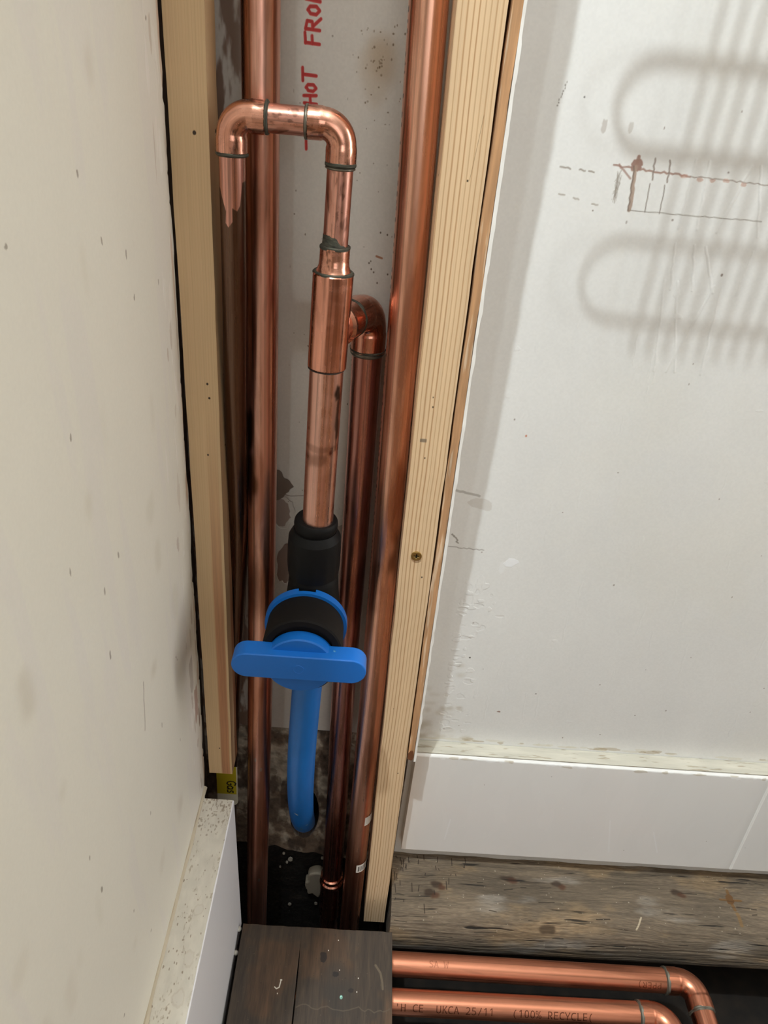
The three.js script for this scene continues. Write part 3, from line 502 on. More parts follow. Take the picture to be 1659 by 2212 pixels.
  const at = (s) => { let k = 1; while (k < len.length - 1 && len[k] < s) k++; const t = (s - len[k - 1]) / (len[k] - len[k - 1]); return [mix(prof[k - 1][0], prof[k][0], t), mix(prof[k - 1][1], prof[k][1], t)]; };
  for (let i = 0; i <= NX; i++) for (let j = 0; j <= NP; j++) {
    const x = mix(0.0725, 2.2, Math.pow(i / NX, 2.2)), s = mix(0, len[len.length - 1], j / NP), [z, y] = at(s), v = 1 - (s - l0) / (l1 - l0);
    const d = 0.006 * (fbm(x * 30, s * 60, 5, 4) - 0.5) * smooth(0.2, 0.26, s);
    pos.push(x, y + d * 0.9 - 0.004 * smooth(0.1, 0.7, x) * 0, z + d * 0.4); uv.push(x, v);
  }
  for (let i = 0; i < NX; i++) for (let j = 0; j < NP; j++) { const a = i * (NP + 1) + j, b = a + NP + 1; idx.push(a, a + 1, b, b, a + 1, b + 1); }
  const c0 = pos.length / 3; pos.push(0.0725, -0.15, 0.02); uv.push(0.0725, 0.5); for (let j = 0; j < NP; j++) idx.push(c0, j + 1, j);
  const g = new THREE.BufferGeometry(); g.setAttribute('position', new THREE.Float32BufferAttribute(pos, 3)); g.setAttribute('uv', new THREE.Float32BufferAttribute(uv, 2)); g.setIndex(idx); g.computeVertexNormals();
  solo('timber_beam', g, std({ map, bumpMap: bump, bumpScale: 0.003, roughness: 0.95, side: THREE.DoubleSide }), 'weathered grey brown timber beam under the right skirting', 'beam');
}
{ // dark floorboard end with a split
  const x0 = -0.0838, x1 = 0.0724, z0 = 0.0965, z1 = 0.45, xs = -0.0222;
  const s = new THREE.Shape(); s.moveTo(x0, z0);
  for (let i = 0; i <= 30; i++) s.lineTo(mix(x0, x1, i / 30), z0 + 0.0008 * (noise(i * 0.9, 1, 6) - 0.5));
  s.lineTo(x1, z1); s.lineTo(xs + 0.0010, z1); s.lineTo(xs + 0.0006, 0.14); s.lineTo(xs, 0.1115); s.lineTo(xs - 0.0005, 0.14); s.lineTo(xs - 0.0008, z1); s.lineTo(x0, z1); s.closePath();
  const g = extrudeFlat(s, 0.02, 0.0006); g.applyMatrix4(new THREE.Matrix4().set(1, 0, 0, 0, 0, 0, -1, 0, 0, 1, 0, 0, 0, 0, 0, 1)); g.computeVertexNormals(); metric(g);
  const R = rng(3), w = 512, h = 1160;
  const base = paint(w, h, (i, j) => { const u = i / w, v = j / h, n = fbm(u * 34 + 0.3 * fbm(v * 5, 1, 9), v * 8, 4, 5), f = noise(u * 220, v * 40, 2), b = fbm(u * 5, v * 10, 13, 4), k = 0.62 + 0.5 * n + 0.22 * f; const wrm = smooth(0.45, 0.65, b); return [mix(58, 72, wrm) * k, mix(47, 53, wrm) * k, mix(37, 37, wrm) * k]; });
  const S = sheet(w, h, x0, x1, z0, z1, base);   // v = z, so the top of the canvas is the near end
  S.g.filter = 'blur(9px)'; S.rag(0.020, 0.150, 0.018, 0.026, '44,40,37', 0.5, 7); S.g.filter = 'none'; S.rag(0.002, 0.126, 0.0035, 0.005, '30,20,14', 0.9, 8); S.rag(0.016, 0.142, 0.003, 0.003, '28,22,18', 0.9, 9); S.rag(0.032, 0.156, 0.003, 0.002, '30,24,20', 0.8, 10);
  const wob = (a, b, n, amp) => Array.from({ length: n + 1 }, (_, i) => [mix(a[0], b[0], i / n), mix(a[1], b[1], i / n) + amp * (noise(i * 0.6, 2, 5) - 0.5)]);
  S.stroke(wob([xs + 0.002, 0.172], [0.070, 0.1735], 30, 0.006), 0.0010, '84,74,60', 0.75); S.stroke([[0.0555, 0.131], [0.0605, 0.138], [0.0625, 0.147], [0.0630, 0.153]], 0.0022, '100,88,70', 0.8);
  const W = '206,202,190'; S.stroke([[-0.0375, 0.1495], [-0.0385, 0.1565], [-0.0410, 0.158], [-0.0430, 0.1565]], 0.0011, W, 0.95); S.spot(-0.0375, 0.1497, 0.0016, 0.0010, W, 0.9); S.spot(-0.0395, 0.1622, 0.0008, 0.0010, W, 0.9);
  for (const [x, z] of [[0.0195, 0.1375], [0.0385, 0.1442], [0.007, 0.119], [0.0165, 0.1082], [0.0375, 0.157]]) S.spot(x, z, 0.0007, 0.0009, '226,222,214', 0.95);
  S.spot(0.0225, 0.1625, 0.0017, 0.0022, '120,176,160', 1, 0.3); S.spot(0.0222, 0.1620, 0.0008, 0.0010, '190,226,214', 0.9);
  for (let k = 0; k < 120; k++) S.spot(mix(x0, x1, R()), mix(z0, 0.2, R()), 0.0002 + 0.0005 * R(), 0.0003 + 0.0006 * R(), R() < 0.6 ? '104,94,78' : '24,18,14', 0.5);
  solo('floorboard', g, std({ map: fit(tex(S.c), x0, x1, z0, z1), roughness: 0.6 }), 'dark split floorboard end with paint spots in front of the pipes', 'floorboard');
}

// ---------------------------------------------------------------- copper
// longitudinal drawing lines and blotches; v runs along the pipe
function copper(o) {
  const w = o.w ?? 256, h = o.h ?? 1024, A = (o.tone ?? [226, 158, 128]).map((q, k) => q + [0, 16, 28][k]);
  const c = paint(w, h, (i, j) => {
    const u = i / w, v = j / h, U = Math.cos(u * 6.2832), W = Math.sin(u * 6.2832);
    const st = noise(u * 90, v * 1.5, o.seed) * 0.5 + noise(u * 34, v * 2.5, o.seed + 1) * 0.5;
    const bl = fbm(3 + U * 1.3 + v * (o.L ?? 0.5) * 14, 3 + W * 1.3, o.seed + 2, 4), b2 = fbm(9 + U * 3 + v * (o.L ?? 0.5) * 34, W * 3, o.seed + 6, 3);
    const dl = smooth(0.80, 0.90, noise(u * 61 + 3, v * 0.7, o.seed + 11)) * 0.16; let k = 0.87 + 0.26 * st - dl, d = smooth(0.5, 0.75, bl) * (o.tarnish ?? 0.35), e = smooth(0.60, 0.76, b2) * (o.spots ?? 0.15);
    let q = [A[0] * k, A[1] * k, A[2] * k];
    q = [mix(q[0], 150, d), mix(q[1], 92, d), mix(q[2], 70, d)]; q = [mix(q[0], 84, e), mix(q[1], 58, e), mix(q[2], 48, e)];
    return q;
  });
  const g = c.getContext('2d');
  if (o.draw) o.draw(g, w, h);
  return c;
}
function copperMat(o) {
  const m = tex(copper(o));
  const r = tex(paint(128, 512, (i, j) => { const k = 255 * ((o.rough ?? 0.27) + 0.05 + 0.16 * (noise(i / 128 * 70, j / 512 * 2, o.seed + 9) - 0.5) + 0.16 * (fbm(i / 14, j / 26, o.seed + 4, 3) - 0.5)); return [k, k, k]; }), false);
  return std({ map: m, roughnessMap: r, roughness: 1, metalness: 1 });
}
const stain = (g, x, y, rx, ry, col, a, seed) => { g.fillStyle = `rgba(${col},${a})`; g.beginPath(); for (let i = 0; i < 40; i++) { const t = i / 40 * 6.2832, k = 0.5 + 0.8 * noise(5 + 2 * Math.cos(t), 5 + 2 * Math.sin(t), seed); g[i ? 'lineTo' : 'moveTo'](x + rx * k * Math.cos(t), y + ry * k * Math.sin(t)); } g.closePath(); g.filter = `blur(${Math.max(2, Math.min(rx, ry) * 0.22)}px)`; g.fill(); g.filter = 'none'; };
const solderM = std({ map: tex(paint(128, 64, (i, j) => { const k = 0.55 + 0.6 * fbm(i / 9, j / 9, 4, 3); return [136 * k, 132 * k, 120 * k]; }), true, true), metalness: 0.75, roughness: 0.42 });
const fluxM = std({ map: tex(paint(128, 64, (i, j) => { const k = 0.4 + 0.9 * fbm(i / 7, j / 7, 14, 3), t = fbm(i / 12, j / 12, 24); return [84 * k, mix(78, 88, t) * k, mix(68, 78, t) * k]; }), true, true), metalness: 0.4, roughness: 0.6 });

const R22 = 0.011, R15 = 0.0075;
{ // left main
  const y0 = 1.02, y1 = -0.16, pts = [V(-0.0750, y0, 0.036), V(-0.0742, 0.80, 0.0365), V(-0.0732, 0.60, 0.037), V(-0.0732, 0.40, 0.039), V(-0.0745, 0.2286, 0.044), V(-0.0768, -0.0668, 0.052), V(-0.0775, y1, 0.053)];
  const Y = (y) => (y0 - y) / (y0 - y1) * 2048;
  const m = copperMat({ seed: 100, h: 2048, L: 1.18, tarnish: 0.5, spots: 0.12, draw: (g, w) => {
    stain(g, w * 0.36, Y(0.545), 16, 38, '70,42,26', 0.75, 3); stain(g, w * 0.38, Y(0.505), 22, 34, '74,46,28', 0.7, 4); stain(g, w * 0.52, Y(0.40), 70, 60, '96,62,46', 0.45, 5);
    stain(g, w * 0.55, Y(0.27), 90, 120, '150,86,56', 0.4, 6); stain(g, w * 0.5, Y(0.05), 120, 160, '140,84,58', 0.35, 7);
    for (const [u, y] of [[0.47, 0.205], [0.55, 0.192], [0.55, 0.02]]) { g.fillStyle = 'rgba(190,170,160,.8)'; g.beginPath(); g.ellipse(w * u, Y(y), 4, 5, 0, 0, 7); g.fill(); }
  } });
  solo('copper_pipe', sweep(new THREE.CatmullRomCurve3(pts), R22, { step: 0.03 }), m, 'tall copper pipe behind the short bridge, nearest the left batten', 'pipe');
}
{ // right main with its paper labels
  const y0 = 1.02, y1 = -0.16, pts = [V(0.0120, y0, 0.045), V(0.0174, 0.81, 0.045), V(0.0208, 0.69, 0.045), V(0.0240, 0.528, 0.045), V(0.0274, 0.2916, 0.045), V(0.0296, -0.0753, 0.045), V(0.0300, y1, 0.045)];
  const Y = (y) => (y0 - y) / (y0 - y1) * 2048, R = rng(71);
  const m = copperMat({ seed: 140, h: 2048, L: 1.18, tarnish: 0.3, spots: 0.06, tone: [232, 162, 126], draw: (g, w) => {
    stain(g, w * 0.62, Y(0.50), 30, 60, '120,58,30', 0.4, 8); stain(g, w * 0.66, Y(0.45), 26, 40, '92,52,34', 0.5, 9); stain(g, w * 0.40, Y(0.42), 24, 60, '120,72,56', 0.35, 12); stain(g, w * 0.5, Y(0.0), 110, 190, '140,84,58', 0.35, 10);
    g.fillStyle = 'rgba(40,26,20,.8)'; for (let k = 0; k < 110; k++) { const y = mix(0.96, 0.40, (k + R() * 0.4) / 110); if (R() < 0.25) continue; g.fillRect(w * 0.265, Y(y), 5 + 3 * R(), 1 + 4 * R()); }    // worn printing seen edge-on
  } });
  solo('copper_pipe', sweep(new THREE.CatmullRomCurve3(pts), R22, { step: 0.03 }), m, 'tall bright copper pipe nearest the right batten', 'pipe');
  const paper = std({ color: 0xd9d2ca, roughness: 0.7, side: THREE.DoubleSide });
  const bar = canvas(96, 96), g = bar.getContext('2d'); g.fillStyle = '#d8d2cb'; g.fillRect(0, 0, 96, 96); g.fillStyle = '#2a2626'; for (let x = 12, k = 0; x < 90; k++) { const q = 2 + Math.floor(R() * 5); g.fillRect(x, 20, q, 62); x += q + 3 + Math.floor(R() * 5); }
  const lab = solo('sticker', curvedPatch(0.01125, 0.40, 1.45, -0.0065, 0.0065), paper, 'small blank white sticker on the right pipe, above the barcode', 'sticker'); lab.position.set(0.0289, 0.123, 0.045);
  const lab2 = solo('sticker', curvedPatch(0.01125, 0.05, 1.4, -0.0065, 0.0065), std({ map: tex(bar), roughness: 0.7, side: THREE.DoubleSide }), 'small white barcode sticker low on the right pipe', 'sticker'); lab2.position.set(0.0293, 0.044, 0.045);
  const strip = solo('label_strip', curvedPatch(0.0113, 1.30, 1.55, -0.07, 0.07), std({ color: 0x9c8878, roughness: 0.6, side: THREE.DoubleSide }), 'narrow dull label strip down the edge of the right pipe', 'label'); strip.position.set(0.0285, 0.205, 0.045);
}

// soldered run: old gas stub, bridge, reducer, tee, stub to the valve, branch down
{
  const t = thing('copper_pipework', 'soldered copper bridge, reducer and tee with branch between the tall pipes', 'pipework');
  const fit15 = copperMat({ seed: 200, w: 256, h: 512, L: 0.1, tone: [230, 156, 122], tarnish: 0.3, spots: 0.55, rough: 0.2 }), fit22 = copperMat({ seed: 230, w: 512, h: 512, L: 0.1, tone: [226, 146, 112], tarnish: 0.15, spots: 0.1, rough: 0.17 });
  const tubeM = copperMat({ seed: 260, h: 512, L: 0.2, tone: [212, 142, 114], tarnish: 0.5, spots: 0.4, rough: 0.3 });
  const ring = (p, dir, r, m = solderM, w = 0.0013, seed = 1) => part(t, 'solder_ring', sweep(line(p.clone().addScaledVector(dir, -w), p.clone().addScaledVector(dir, w)), [[0, r], [w * 0.5, r + 0.0007], [w * 1.4, r + 0.0007], [2 * w, r - 0.0002]], { seg: 36, caps: true, wobble: 0.10, seed, ref: Math.abs(dir.z) > 0.8 ? V(1, 0, 0) : V(0, 0, -1) }), m, 'grey solder bead');
  const DN = V(0, -1, 0), RT = V(1, 0, 0);
  // thin pipe on the left: bright above the flux run, dull below
  const yb = 0.7480, XL = -0.0853, ZB = 0.0695, XR = -0.0242;
  const thinM = copperMat({ seed: 280, w: 256, h: 2048, L: 0.8, tone: [222, 150, 122], tarnish: 0.2, spots: 0.1, draw: (g, w, h) => {
    const y0 = h * 0.033; g.fillStyle = 'rgba(112,88,74,1)'; g.beginPath(); g.moveTo(0, y0 * 0.7);
    g.lineTo(w * 0.34, y0 * 0.75); g.lineTo(w * 0.40, y0 * 1.0); g.lineTo(w * 0.44, y0 * 1.18); g.lineTo(w * 0.43, y0 * 1.42); g.lineTo(w * 0.47, y0 * 1.5); g.lineTo(w * 0.52, y0 * 1.38); g.lineTo(w * 0.52, y0 * 1.1); g.lineTo(w * 0.58, y0 * 1.16); g.lineTo(w * 0.62, y0 * 1.05); g.lineTo(w * 0.66, y0 * 0.6); g.lineTo(w, y0 * 0.55); g.lineTo(w, h); g.lineTo(0, h); g.closePath(); g.fill();
    for (let k = 0; k < 260; k++) { g.fillStyle = `rgba(${hash(k, 1, 4) < 0.5 ? '84,62,50' : '134,108,92'},.25)`; g.fillRect(hash(k, 2, 4) * w, y0 * 1.6 + hash(k, 3, 4) * h * 0.9, 2 + 5 * hash(k, 5, 4), 20 + 120 * hash(k, 6, 4)); }
  } });
  part(t, 'thin_pipe', sweep(new THREE.CatmullRomCurve3([V(XL, 0.731, 0.0692), V(-0.0866, 0.66, 0.0630), V(-0.0893, 0.57, 0.0530), V(-0.0912, 0.46, 0.0400), V(-0.0962, 0.36, 0.0315), V(-0.1070, 0.15, 0.030), V(-0.112, -0.1, 0.027)]), R15, { step: 0.012 }), thinM, 'thin pipe, dull brown below a run of flux');
  const elbow = (a, d1, d2, sock, R, rs, rb, m, ref) => {
    const p0 = a, p1 = a.clone().addScaledVector(d1, sock), arc = new Arc(p1, d1, d2, R), p2 = arc.getPoint(1), p3 = p2.clone().addScaledVector(d2, sock), q = R * Math.PI / 2, e = 0.0007;
    return part(t, 'elbow', sweep(path(line(p0, p1), arc, line(p2, p3)), [[0, rs - 0.0004], [0.0006, rs], [sock - 0.001, rs], [sock + 0.0004, rb], [sock + q - 0.0004, rb], [sock + q + 0.001, rs], [2 * sock + q - 0.0006, rs], [2 * sock + q, rs - 0.0004]], { step: 0.0012, seg: 44, ref }), m);
  };
  const s15 = 0.0088, rb15 = 0.0105, fs = 0.0088, fb = 0.0084;
  elbow(V(XL, 0.7287, ZB), V(0, 1, 0), RT, s15, rb15, fs, fb, fit15, V(0, 0, -1));
  elbow(V(XR - s15 - rb15, yb, ZB), RT, DN, s15, rb15, fs, fb, fit15, V(0, 0, -1));
  part(t, 'bridge_pipe', sweep(line(V(XL + rb15 + s15 - 0.002, yb, ZB), V(XR - s15 - rb15 + 0.002, yb, ZB)), R15), tubeM);
  ring(V(XL, 0.7283, ZB), DN, 0.0083, fluxM, 0.0012, 2); ring(V(XL + rb15 + s15 + 0.0004, yb, ZB), RT, 0.0083, fluxM, 0.0011, 3); ring(V(XR - s15 - rb15 - 0.0004, yb, ZB), RT, 0.0083, solderM, 0.0011, 4);
  const yr = yb - s15 - rb15; ring(V(XR, yr - 0.0004, ZB), DN, 0.0083, fluxM, 0.0014, 5); ring(V(XR, yr - 0.0024, ZB), DN, 0.0077, solderM, 0.0009, 6);
  part(t, 'riser_pipe', sweep(line(V(XR, yr + 0.002, ZB), V(XR - 0.0006, 0.682, ZB + 0.0015)), R15, { step: 0.01 }), tubeM);
  // dark solder skirt above the reducer
  part(t, 'solder_skirt', (() => { const g = sweep(line(V(XR - 0.0006, 0.6905, ZB + 0.0012), V(XR - 0.0006, 0.6825, ZB + 0.0015)), [[0, 0.0076], [0.004, 0.0078], [0.008, 0.0083]], { seg: 40, step: 0.001, caps: false }); const p = g.attributes.position; for (let i = 0; i < p.count; i++) if (p.getY(i) > 0.6835) { const a = Math.atan2(p.getX(i) - XR, p.getZ(i) - ZB); p.setY(i, mix(0.6835, p.getY(i), clamp(0.55 - 0.75 * a + 0.35 * noise(a * 3 + 9, 1, 3), 0.08, 1))); } g.computeVertexNormals(); return g; })(), fluxM, 'dark green solder smear');
  const ZT = 0.0725, AX = V(-0.0248, 0.6835, 0.0715);
  part(t, 'reducer', sweep(line(AX, V(-0.0250, 0.6655, ZT)), [[0, 0.0086], [0.0008, 0.0090], [0.0075, 0.0090], [0.0105, 0.0093], [0.013, 0.0103], [0.0148, 0.0113], [0.018, 0.0113]], { step: 0.0006, seg: 44 }), fit15);
  ring(V(-0.0248, 0.6832, 0.0714), DN, 0.0085, fluxM, 0.0013, 7); ring(V(-0.0250, 0.6685, ZT), DN, 0.0115, fluxM, 0.0014, 8);
  // tee
  const tt = V(-0.0250, 0.6685, ZT), tb = V(-0.0262, 0.6090, 0.0735), tc = V(-0.0256, 0.634, 0.073), bd = V(0.0246, 0, -0.053).normalize();
  part(t, 'tee', merge(sweep(line(tt, tb), [[0, 0.0119], [0.0006, 0.0124], [0.0588, 0.0124], [0.0595, 0.0119]], { seg: 48, step: 0.006 }),
    sweep(line(tc, tc.clone().addScaledVector(bd, 0.027)), [[0, 0.0118], [0.009, 0.0120], [0.0112, 0.0136], [0.0130, 0.0128], [0.0155, 0.0124], [0.0264, 0.0124], [0.027, 0.0119]], { seg: 44, step: 0.0008, ref: V(0, 1, 0) })), fit22);
  ring(tb.clone().add(V(0, -0.0002, 0)), DN, 0.0114, std({ color: 0x2a211c, roughness: 0.7 }), 0.0006, 9);
  ring(tc.clone().addScaledVector(bd, 0.0275), bd, 0.0122, fluxM, 0.0022, 10);
  const eR = 0.0165, es = tc.clone().addScaledVector(bd, 0.0275);
  elbow(es, bd, DN, 0.0145, eR, 0.0124, 0.0119, fit22, V(0, 1, 0));
  const be = es.clone().addScaledVector(bd, 0.0145 + eR).add(V(0, -eR - 0.0145, 0));
  ring(be.clone().add(V(0, -0.0004, 0)), DN, 0.0119, solderM, 0.0017, 11); ring(be.clone().add(V(0, 0.0016, 0)), DN, 0.0123, fluxM, 0.0008, 12);
  const brM = copperMat({ seed: 300, h: 2048, L: 0.78, tone: [204, 132, 108], tarnish: 0.45, spots: 0.12, rough: 0.25, draw: (g, w, h) => { stain(g, w * 0.5, h * 0.28, 80, 110, '112,72,60', 0.45, 3); stain(g, w * 0.45, h * 0.8, 110, 260, '140,84,60', 0.3, 4); } });
  part(t, 'branch_pipe', sweep(new THREE.CatmullRomCurve3([be.clone().add(V(0, 0.004, 0)), V(0.0006, 0.45, 0.02), V(0.0012, 0.263, 0.02), V(0.0040, 0.091, 0.02), V(0.0050, -0.036, 0.02), V(0.0066, -0.16, 0.02)]), R22, { step: 0.02 }), brM);
  part(t, 'coupling', sweep(line(V(0.0049, -0.024, 0.02), V(0.0066, -0.13, 0.02)), [[0, 0.0112], [0.001, 0.0128], [0.004, 0.0128], [0.0055, 0.0118], [0.008, 0.0118], [0.0095, 0.0134], [0.012, 0.0139], [0.0145, 0.0134], [0.017, 0.0128], [0.075, 0.0128], [0.076, 0.0112]], { seg: 44, step: 0.001 }), fit22, 'beaded copper coupling');
  const stubM = copperMat({ seed: 330, h: 512, L: 0.13, tone: [232, 166, 138], tarnish: 0.15, spots: 0.05, rough: 0.27, draw: (g, w, h) => { stain(g, w * 0.43, h * 0.46, 30, 22, '120,84,70', 0.45, 3); stain(g, w * 0.50, h * 0.40, 60, 10, '130,92,78', 0.35, 6); stain(g, w * 0.66, h * 0.28, 7, 60, '52,36,30', 0.8, 4); stain(g, w * 0.645, h * 0.12, 9, 26, '44,32,28', 0.8, 5); stain(g, w * 0.6, h * 0.42, 5, 6, '90,40,30', 0.9, 7); } });
  part(t, 'stub_pipe', sweep(line(tb.clone().add(V(0, 0.002, 0)), V(-0.0275, 0.470, 0.0745)), R22, { step: 0.02 }), stubM);
}

// ---------------------------------------------------------------- stop valve and blue pipe
const black = phys({ color: 0x0b0b0c, roughness: 0.6, specularIntensity: 0.45 }), blackTop = phys({ color: 0x100d0c, roughness: 0.7, specularIntensity: 0.4 });
const blue = phys({ map: tex(paint(128, 128, (i, j) => { const k = 1 + 0.06 * (fbm(i / 20, j / 20, 3) - 0.5); return [12 * k, 100 * k, 186 * k]; }), true, true), roughness: 0.45 });
const AXX = -0.0290, AXZ = 0.0725, HY = 0.4115, HX = -0.0312;
{
  const t = thing('stop_valve', 'black plastic stop valve with a blue bar handle', 'valve');
  const dn = (y0, y1, prof, name, m, label) => part(t, name, sweep(line(V(AXX + 0.0006, y0, AXZ), V(AXX, y1, AXZ)), prof, { seg: 48, step: 0.004 }), m, label);
  dn(0.4930, 0.4700, [[0, 0.0125], [0.0004, 0.0148], [0.0018, 0.0157], [0.0045, 0.0160], [0.0075, 0.0158], [0.0090, 0.0150], [0.012, 0.0150], [0.023, 0.0150]], 'collar', black);
  // nut with flats
  part(t, 'union_nut', (() => {
    const g = sweep(line(V(AXX, 0.4835, AXZ), V(AXX, 0.4440, AXZ)), [[0, 0.0160], [0.0020, 0.0172], [0.006, 0.0192], [0.012, 0.0196], [0.030, 0.0196], [0.0385, 0.0190], [0.0395, 0.0170]], { seg: 72, step: 0.003 });
    const p = g.attributes.position; for (let i = 0; i < p.count; i++) if (p.getY(i) < 0.470) { const a = Math.atan2(p.getZ(i) - AXZ, p.getX(i) - AXX), k = 1 + 0.007 * Math.sign(Math.cos(a * 12)); p.setX(i, AXX + (p.getX(i) - AXX) * k); p.setZ(i, AXZ + (p.getZ(i) - AXZ) * k); } g.computeVertexNormals(); return toCreasedNormals(g, 0.3);
  })(), black);
  dn(0.4460, 0.3600, [[0, 0.0165], [0.004, 0.0185], [0.020, 0.0200], [0.044, 0.0225], [0.074, 0.0205], [0.086, 0.018]], 'body', black);
  dn(0.3660, 0.3360, [[0, 0.0170], [0.002, 0.0192], [0.026, 0.0192], [0.030, 0.0150]], 'union_nut', black);
  // bonnet towards the viewer
  const fz = (z0, z1, prof, name, m, label, y = HY) => part(t, name, sweep(line(V(HX, y, z0), V(HX, y, z1)), prof, { seg: 64, step: 0.004, ref: V(0, 1, 0) }), m, label);
  fz(0.074, 0.1255, [[0, 0.020], [0.012, 0.0262], [0.018, 0.0286], [0.030, 0.0287], [0.0470, 0.0291], [0.0505, 0.0288], [0.0515, 0.0276], [0.0515, 0.0232], [0.0485, 0.0222], [0.0484, 0.001]], 'bonnet', blackTop);
  // split blue ring with a notch at the top
  part(t, 'indicator_ring', (() => {
    const mk = (a0, a1, ro, ri, d) => { const s = new THREE.Shape(); s.absarc(0, 0, ro, a0, a1, false); s.absarc(0, 0, ri, a1, a0, true); s.closePath(); return new THREE.ExtrudeGeometry(s, { depth: d, bevelEnabled: false, curveSegments: 60 }); };
    const a = mk(0, 2 * Math.PI - 0.0001, 0.0310, 0.0285, 0.0032); const b = mk(Math.PI / 2 + 0.22, Math.PI / 2 + 2 * Math.PI - 0.20, 0.0310, 0.0285, 0.0032); b.translate(0, 0, -0.0032);
    const g = merge(a, b); g.translate(HX, HY, 0.0945); return g;
  })(), blue, 'blue indicator ring with a notch');
  const stem = fz(0.120, 0.1245, [[0, 0.010], [0.0045, 0.010]], 'spindle', black);
  // handle: bar with round ends, hub disc behind
  const h = new THREE.Group(); h.name = 'handle'; h.userData.label = 'blue bar handle'; t.add(h); h.position.set(-0.0320, 0.4075, 0.1248); h.rotation.z = 0.005;
  const L = 0.0480, r = 0.0110, s = new THREE.Shape(); s.moveTo(-L + r, -r); s.lineTo(L - r, -r); s.absarc(L - r, 0, r, -Math.PI / 2, Math.PI / 2, false); s.lineTo(-L + r, r); s.absarc(-L + r, 0, r, Math.PI / 2, 3 * Math.PI / 2, false);
  const bar = new THREE.ExtrudeGeometry(s, { depth: 0.0128, bevelEnabled: true, bevelThickness: 0.001, bevelSize: 0.001, bevelOffset: -0.001, bevelSegments: 3, curveSegments: 24 }); bar.translate(0, 0, 0.001);
  part(h, 'bar', bar, blue);
  part(h, 'hub', sweep(line(V(0, -0.0034, -0.0020), V(0, -0.0034, 0.0085)), [[0, 0.0238], [0.0008, 0.0250], [0.0096, 0.0250], [0.0105, 0.0240]], { seg: 56, ref: V(0, 1, 0) }), blue);
  part(h, 'moulding_mark', new THREE.TorusGeometry(0.0036, 0.00022, 8, 28).translate(0, -0.0005, 0.0148), blue, 'small moulded circle');
  part(h, 'nick', (() => { const q = new THREE.TetrahedronGeometry(0.0017); q.scale(1, 0.35, 1); q.translate(0.0245, 0.0111, 0.006); return q; })(), std({ color: 0x3f7fb4, roughness: 0.6 }), 'small nick in the plastic');
}
{
  const pts = [V(AXX, 0.345, AXZ + 0.001), V(-0.0305, 0.30, 0.0755), V(-0.0318, 0.245, 0.076), V(-0.0322, 0.185, 0.067), V(-0.0320, 0.125, 0.046), V(-0.0315, 0.06, 0.012), V(-0.0312, 0.0, -0.03), V(-0.0312, -0.05, -0.065)];
  const c = paint(256, 1024, (i, j) => { const k = 1 + 0.10 * (fbm(i / 30, j / 60, 3) - 0.5), d = smooth(0.55, 0.68, fbm(i / 16, j / 22, 21, 4)) * smooth(560, 700, j) * 0.75; return [mix(20, 112, d) * k, mix(104, 106, d) * k, mix(184, 108, d) * k]; });
  const g = c.getContext('2d'); g.fillStyle = 'rgba(190,180,176,.85)'; for (const [x, y, r] of [[110, 700, 4], [92, 640, 5], [120, 720, 5], [132, 708, 3], [150, 590, 3], [116, 470, 3], [120, 474, 3], [88, 655, 4]]) { g.beginPath(); g.ellipse(x, y, r * 1.6, r, 0.4, 0, 7); g.fill(); }
  solo('blue_pipe', sweep(new THREE.CatmullRomCurve3(pts), 0.0125, { step: 0.006, seg: 44 }), phys({ map: tex(c), roughness: 0.4 }), 'blue plastic water pipe curving back into the wall below the valve', 'pipe');
}
{ // yellow tag
  const c = canvas(200, 560), g = c.getContext('2d');
  g.fillStyle = '#c9c6b4'; g.fillRect(0, 0, 200, 560); g.fillStyle = '#b8a81e'; g.fillRect(0, 0, 188, 400);
  g.save(); g.translate(128, 208); g.rotate(Math.PI / 2); g.strokeStyle = '#100e0c'; g.lineWidth = 13; g.lineCap = g.lineJoin = 'round';
  const st = (p) => { g.beginPath(); p.forEach(([a, b], i) => g[i ? 'lineTo' : 'moveTo'](a, b)); g.stroke(); };
  st([[58, -46], [28, -56], [4, -34], [0, -6], [12, 22], [36, 30], [54, 16], [54, -8], [34, -6]]); st([[112, -18], [88, -26], [70, -6], [74, 22], [96, 26], [114, 4], [114, -20], [116, 26]]); st([[168, -26], [146, -26], [140, -10], [166, 6], [162, 24], [136, 26]]);
  g.restore();
  const w = 0.0205, h = 0.057, s = new THREE.Shape(), r = 0.005; s.moveTo(-w / 2 + r, -h / 2); s.lineTo(w / 2 - r, -h / 2); s.absarc(w / 2 - r, -h / 2 + r, r, -Math.PI / 2, 0, false); s.lineTo(w / 2, h / 2); s.lineTo(-w / 2, h / 2); s.lineTo(-w / 2, -h / 2 + r); s.absarc(-w / 2 + r, -h / 2 + r, r, Math.PI, 1.5 * Math.PI, false);
  const e = extrudeFlat(s, 0.0006), p = e.attributes.position, uv = e.attributes.uv;
  for (let i = 0; i < p.count; i++) { uv.setXY(i, p.getX(i) / w + 0.5, p.getY(i) / h + 0.5); p.setZ(i, p.getZ(i) - 10 * p.getX(i) * p.getX(i)); }
  e.computeVertexNormals();
  const m = solo('pipe_tag', e, std({ map: tex(c), roughness: 0.55 }), 'yellow handwritten tag behind the foot of the left batten', 'tag'); m.position.set(-0.1066, 0.1505, 0.0445);
}

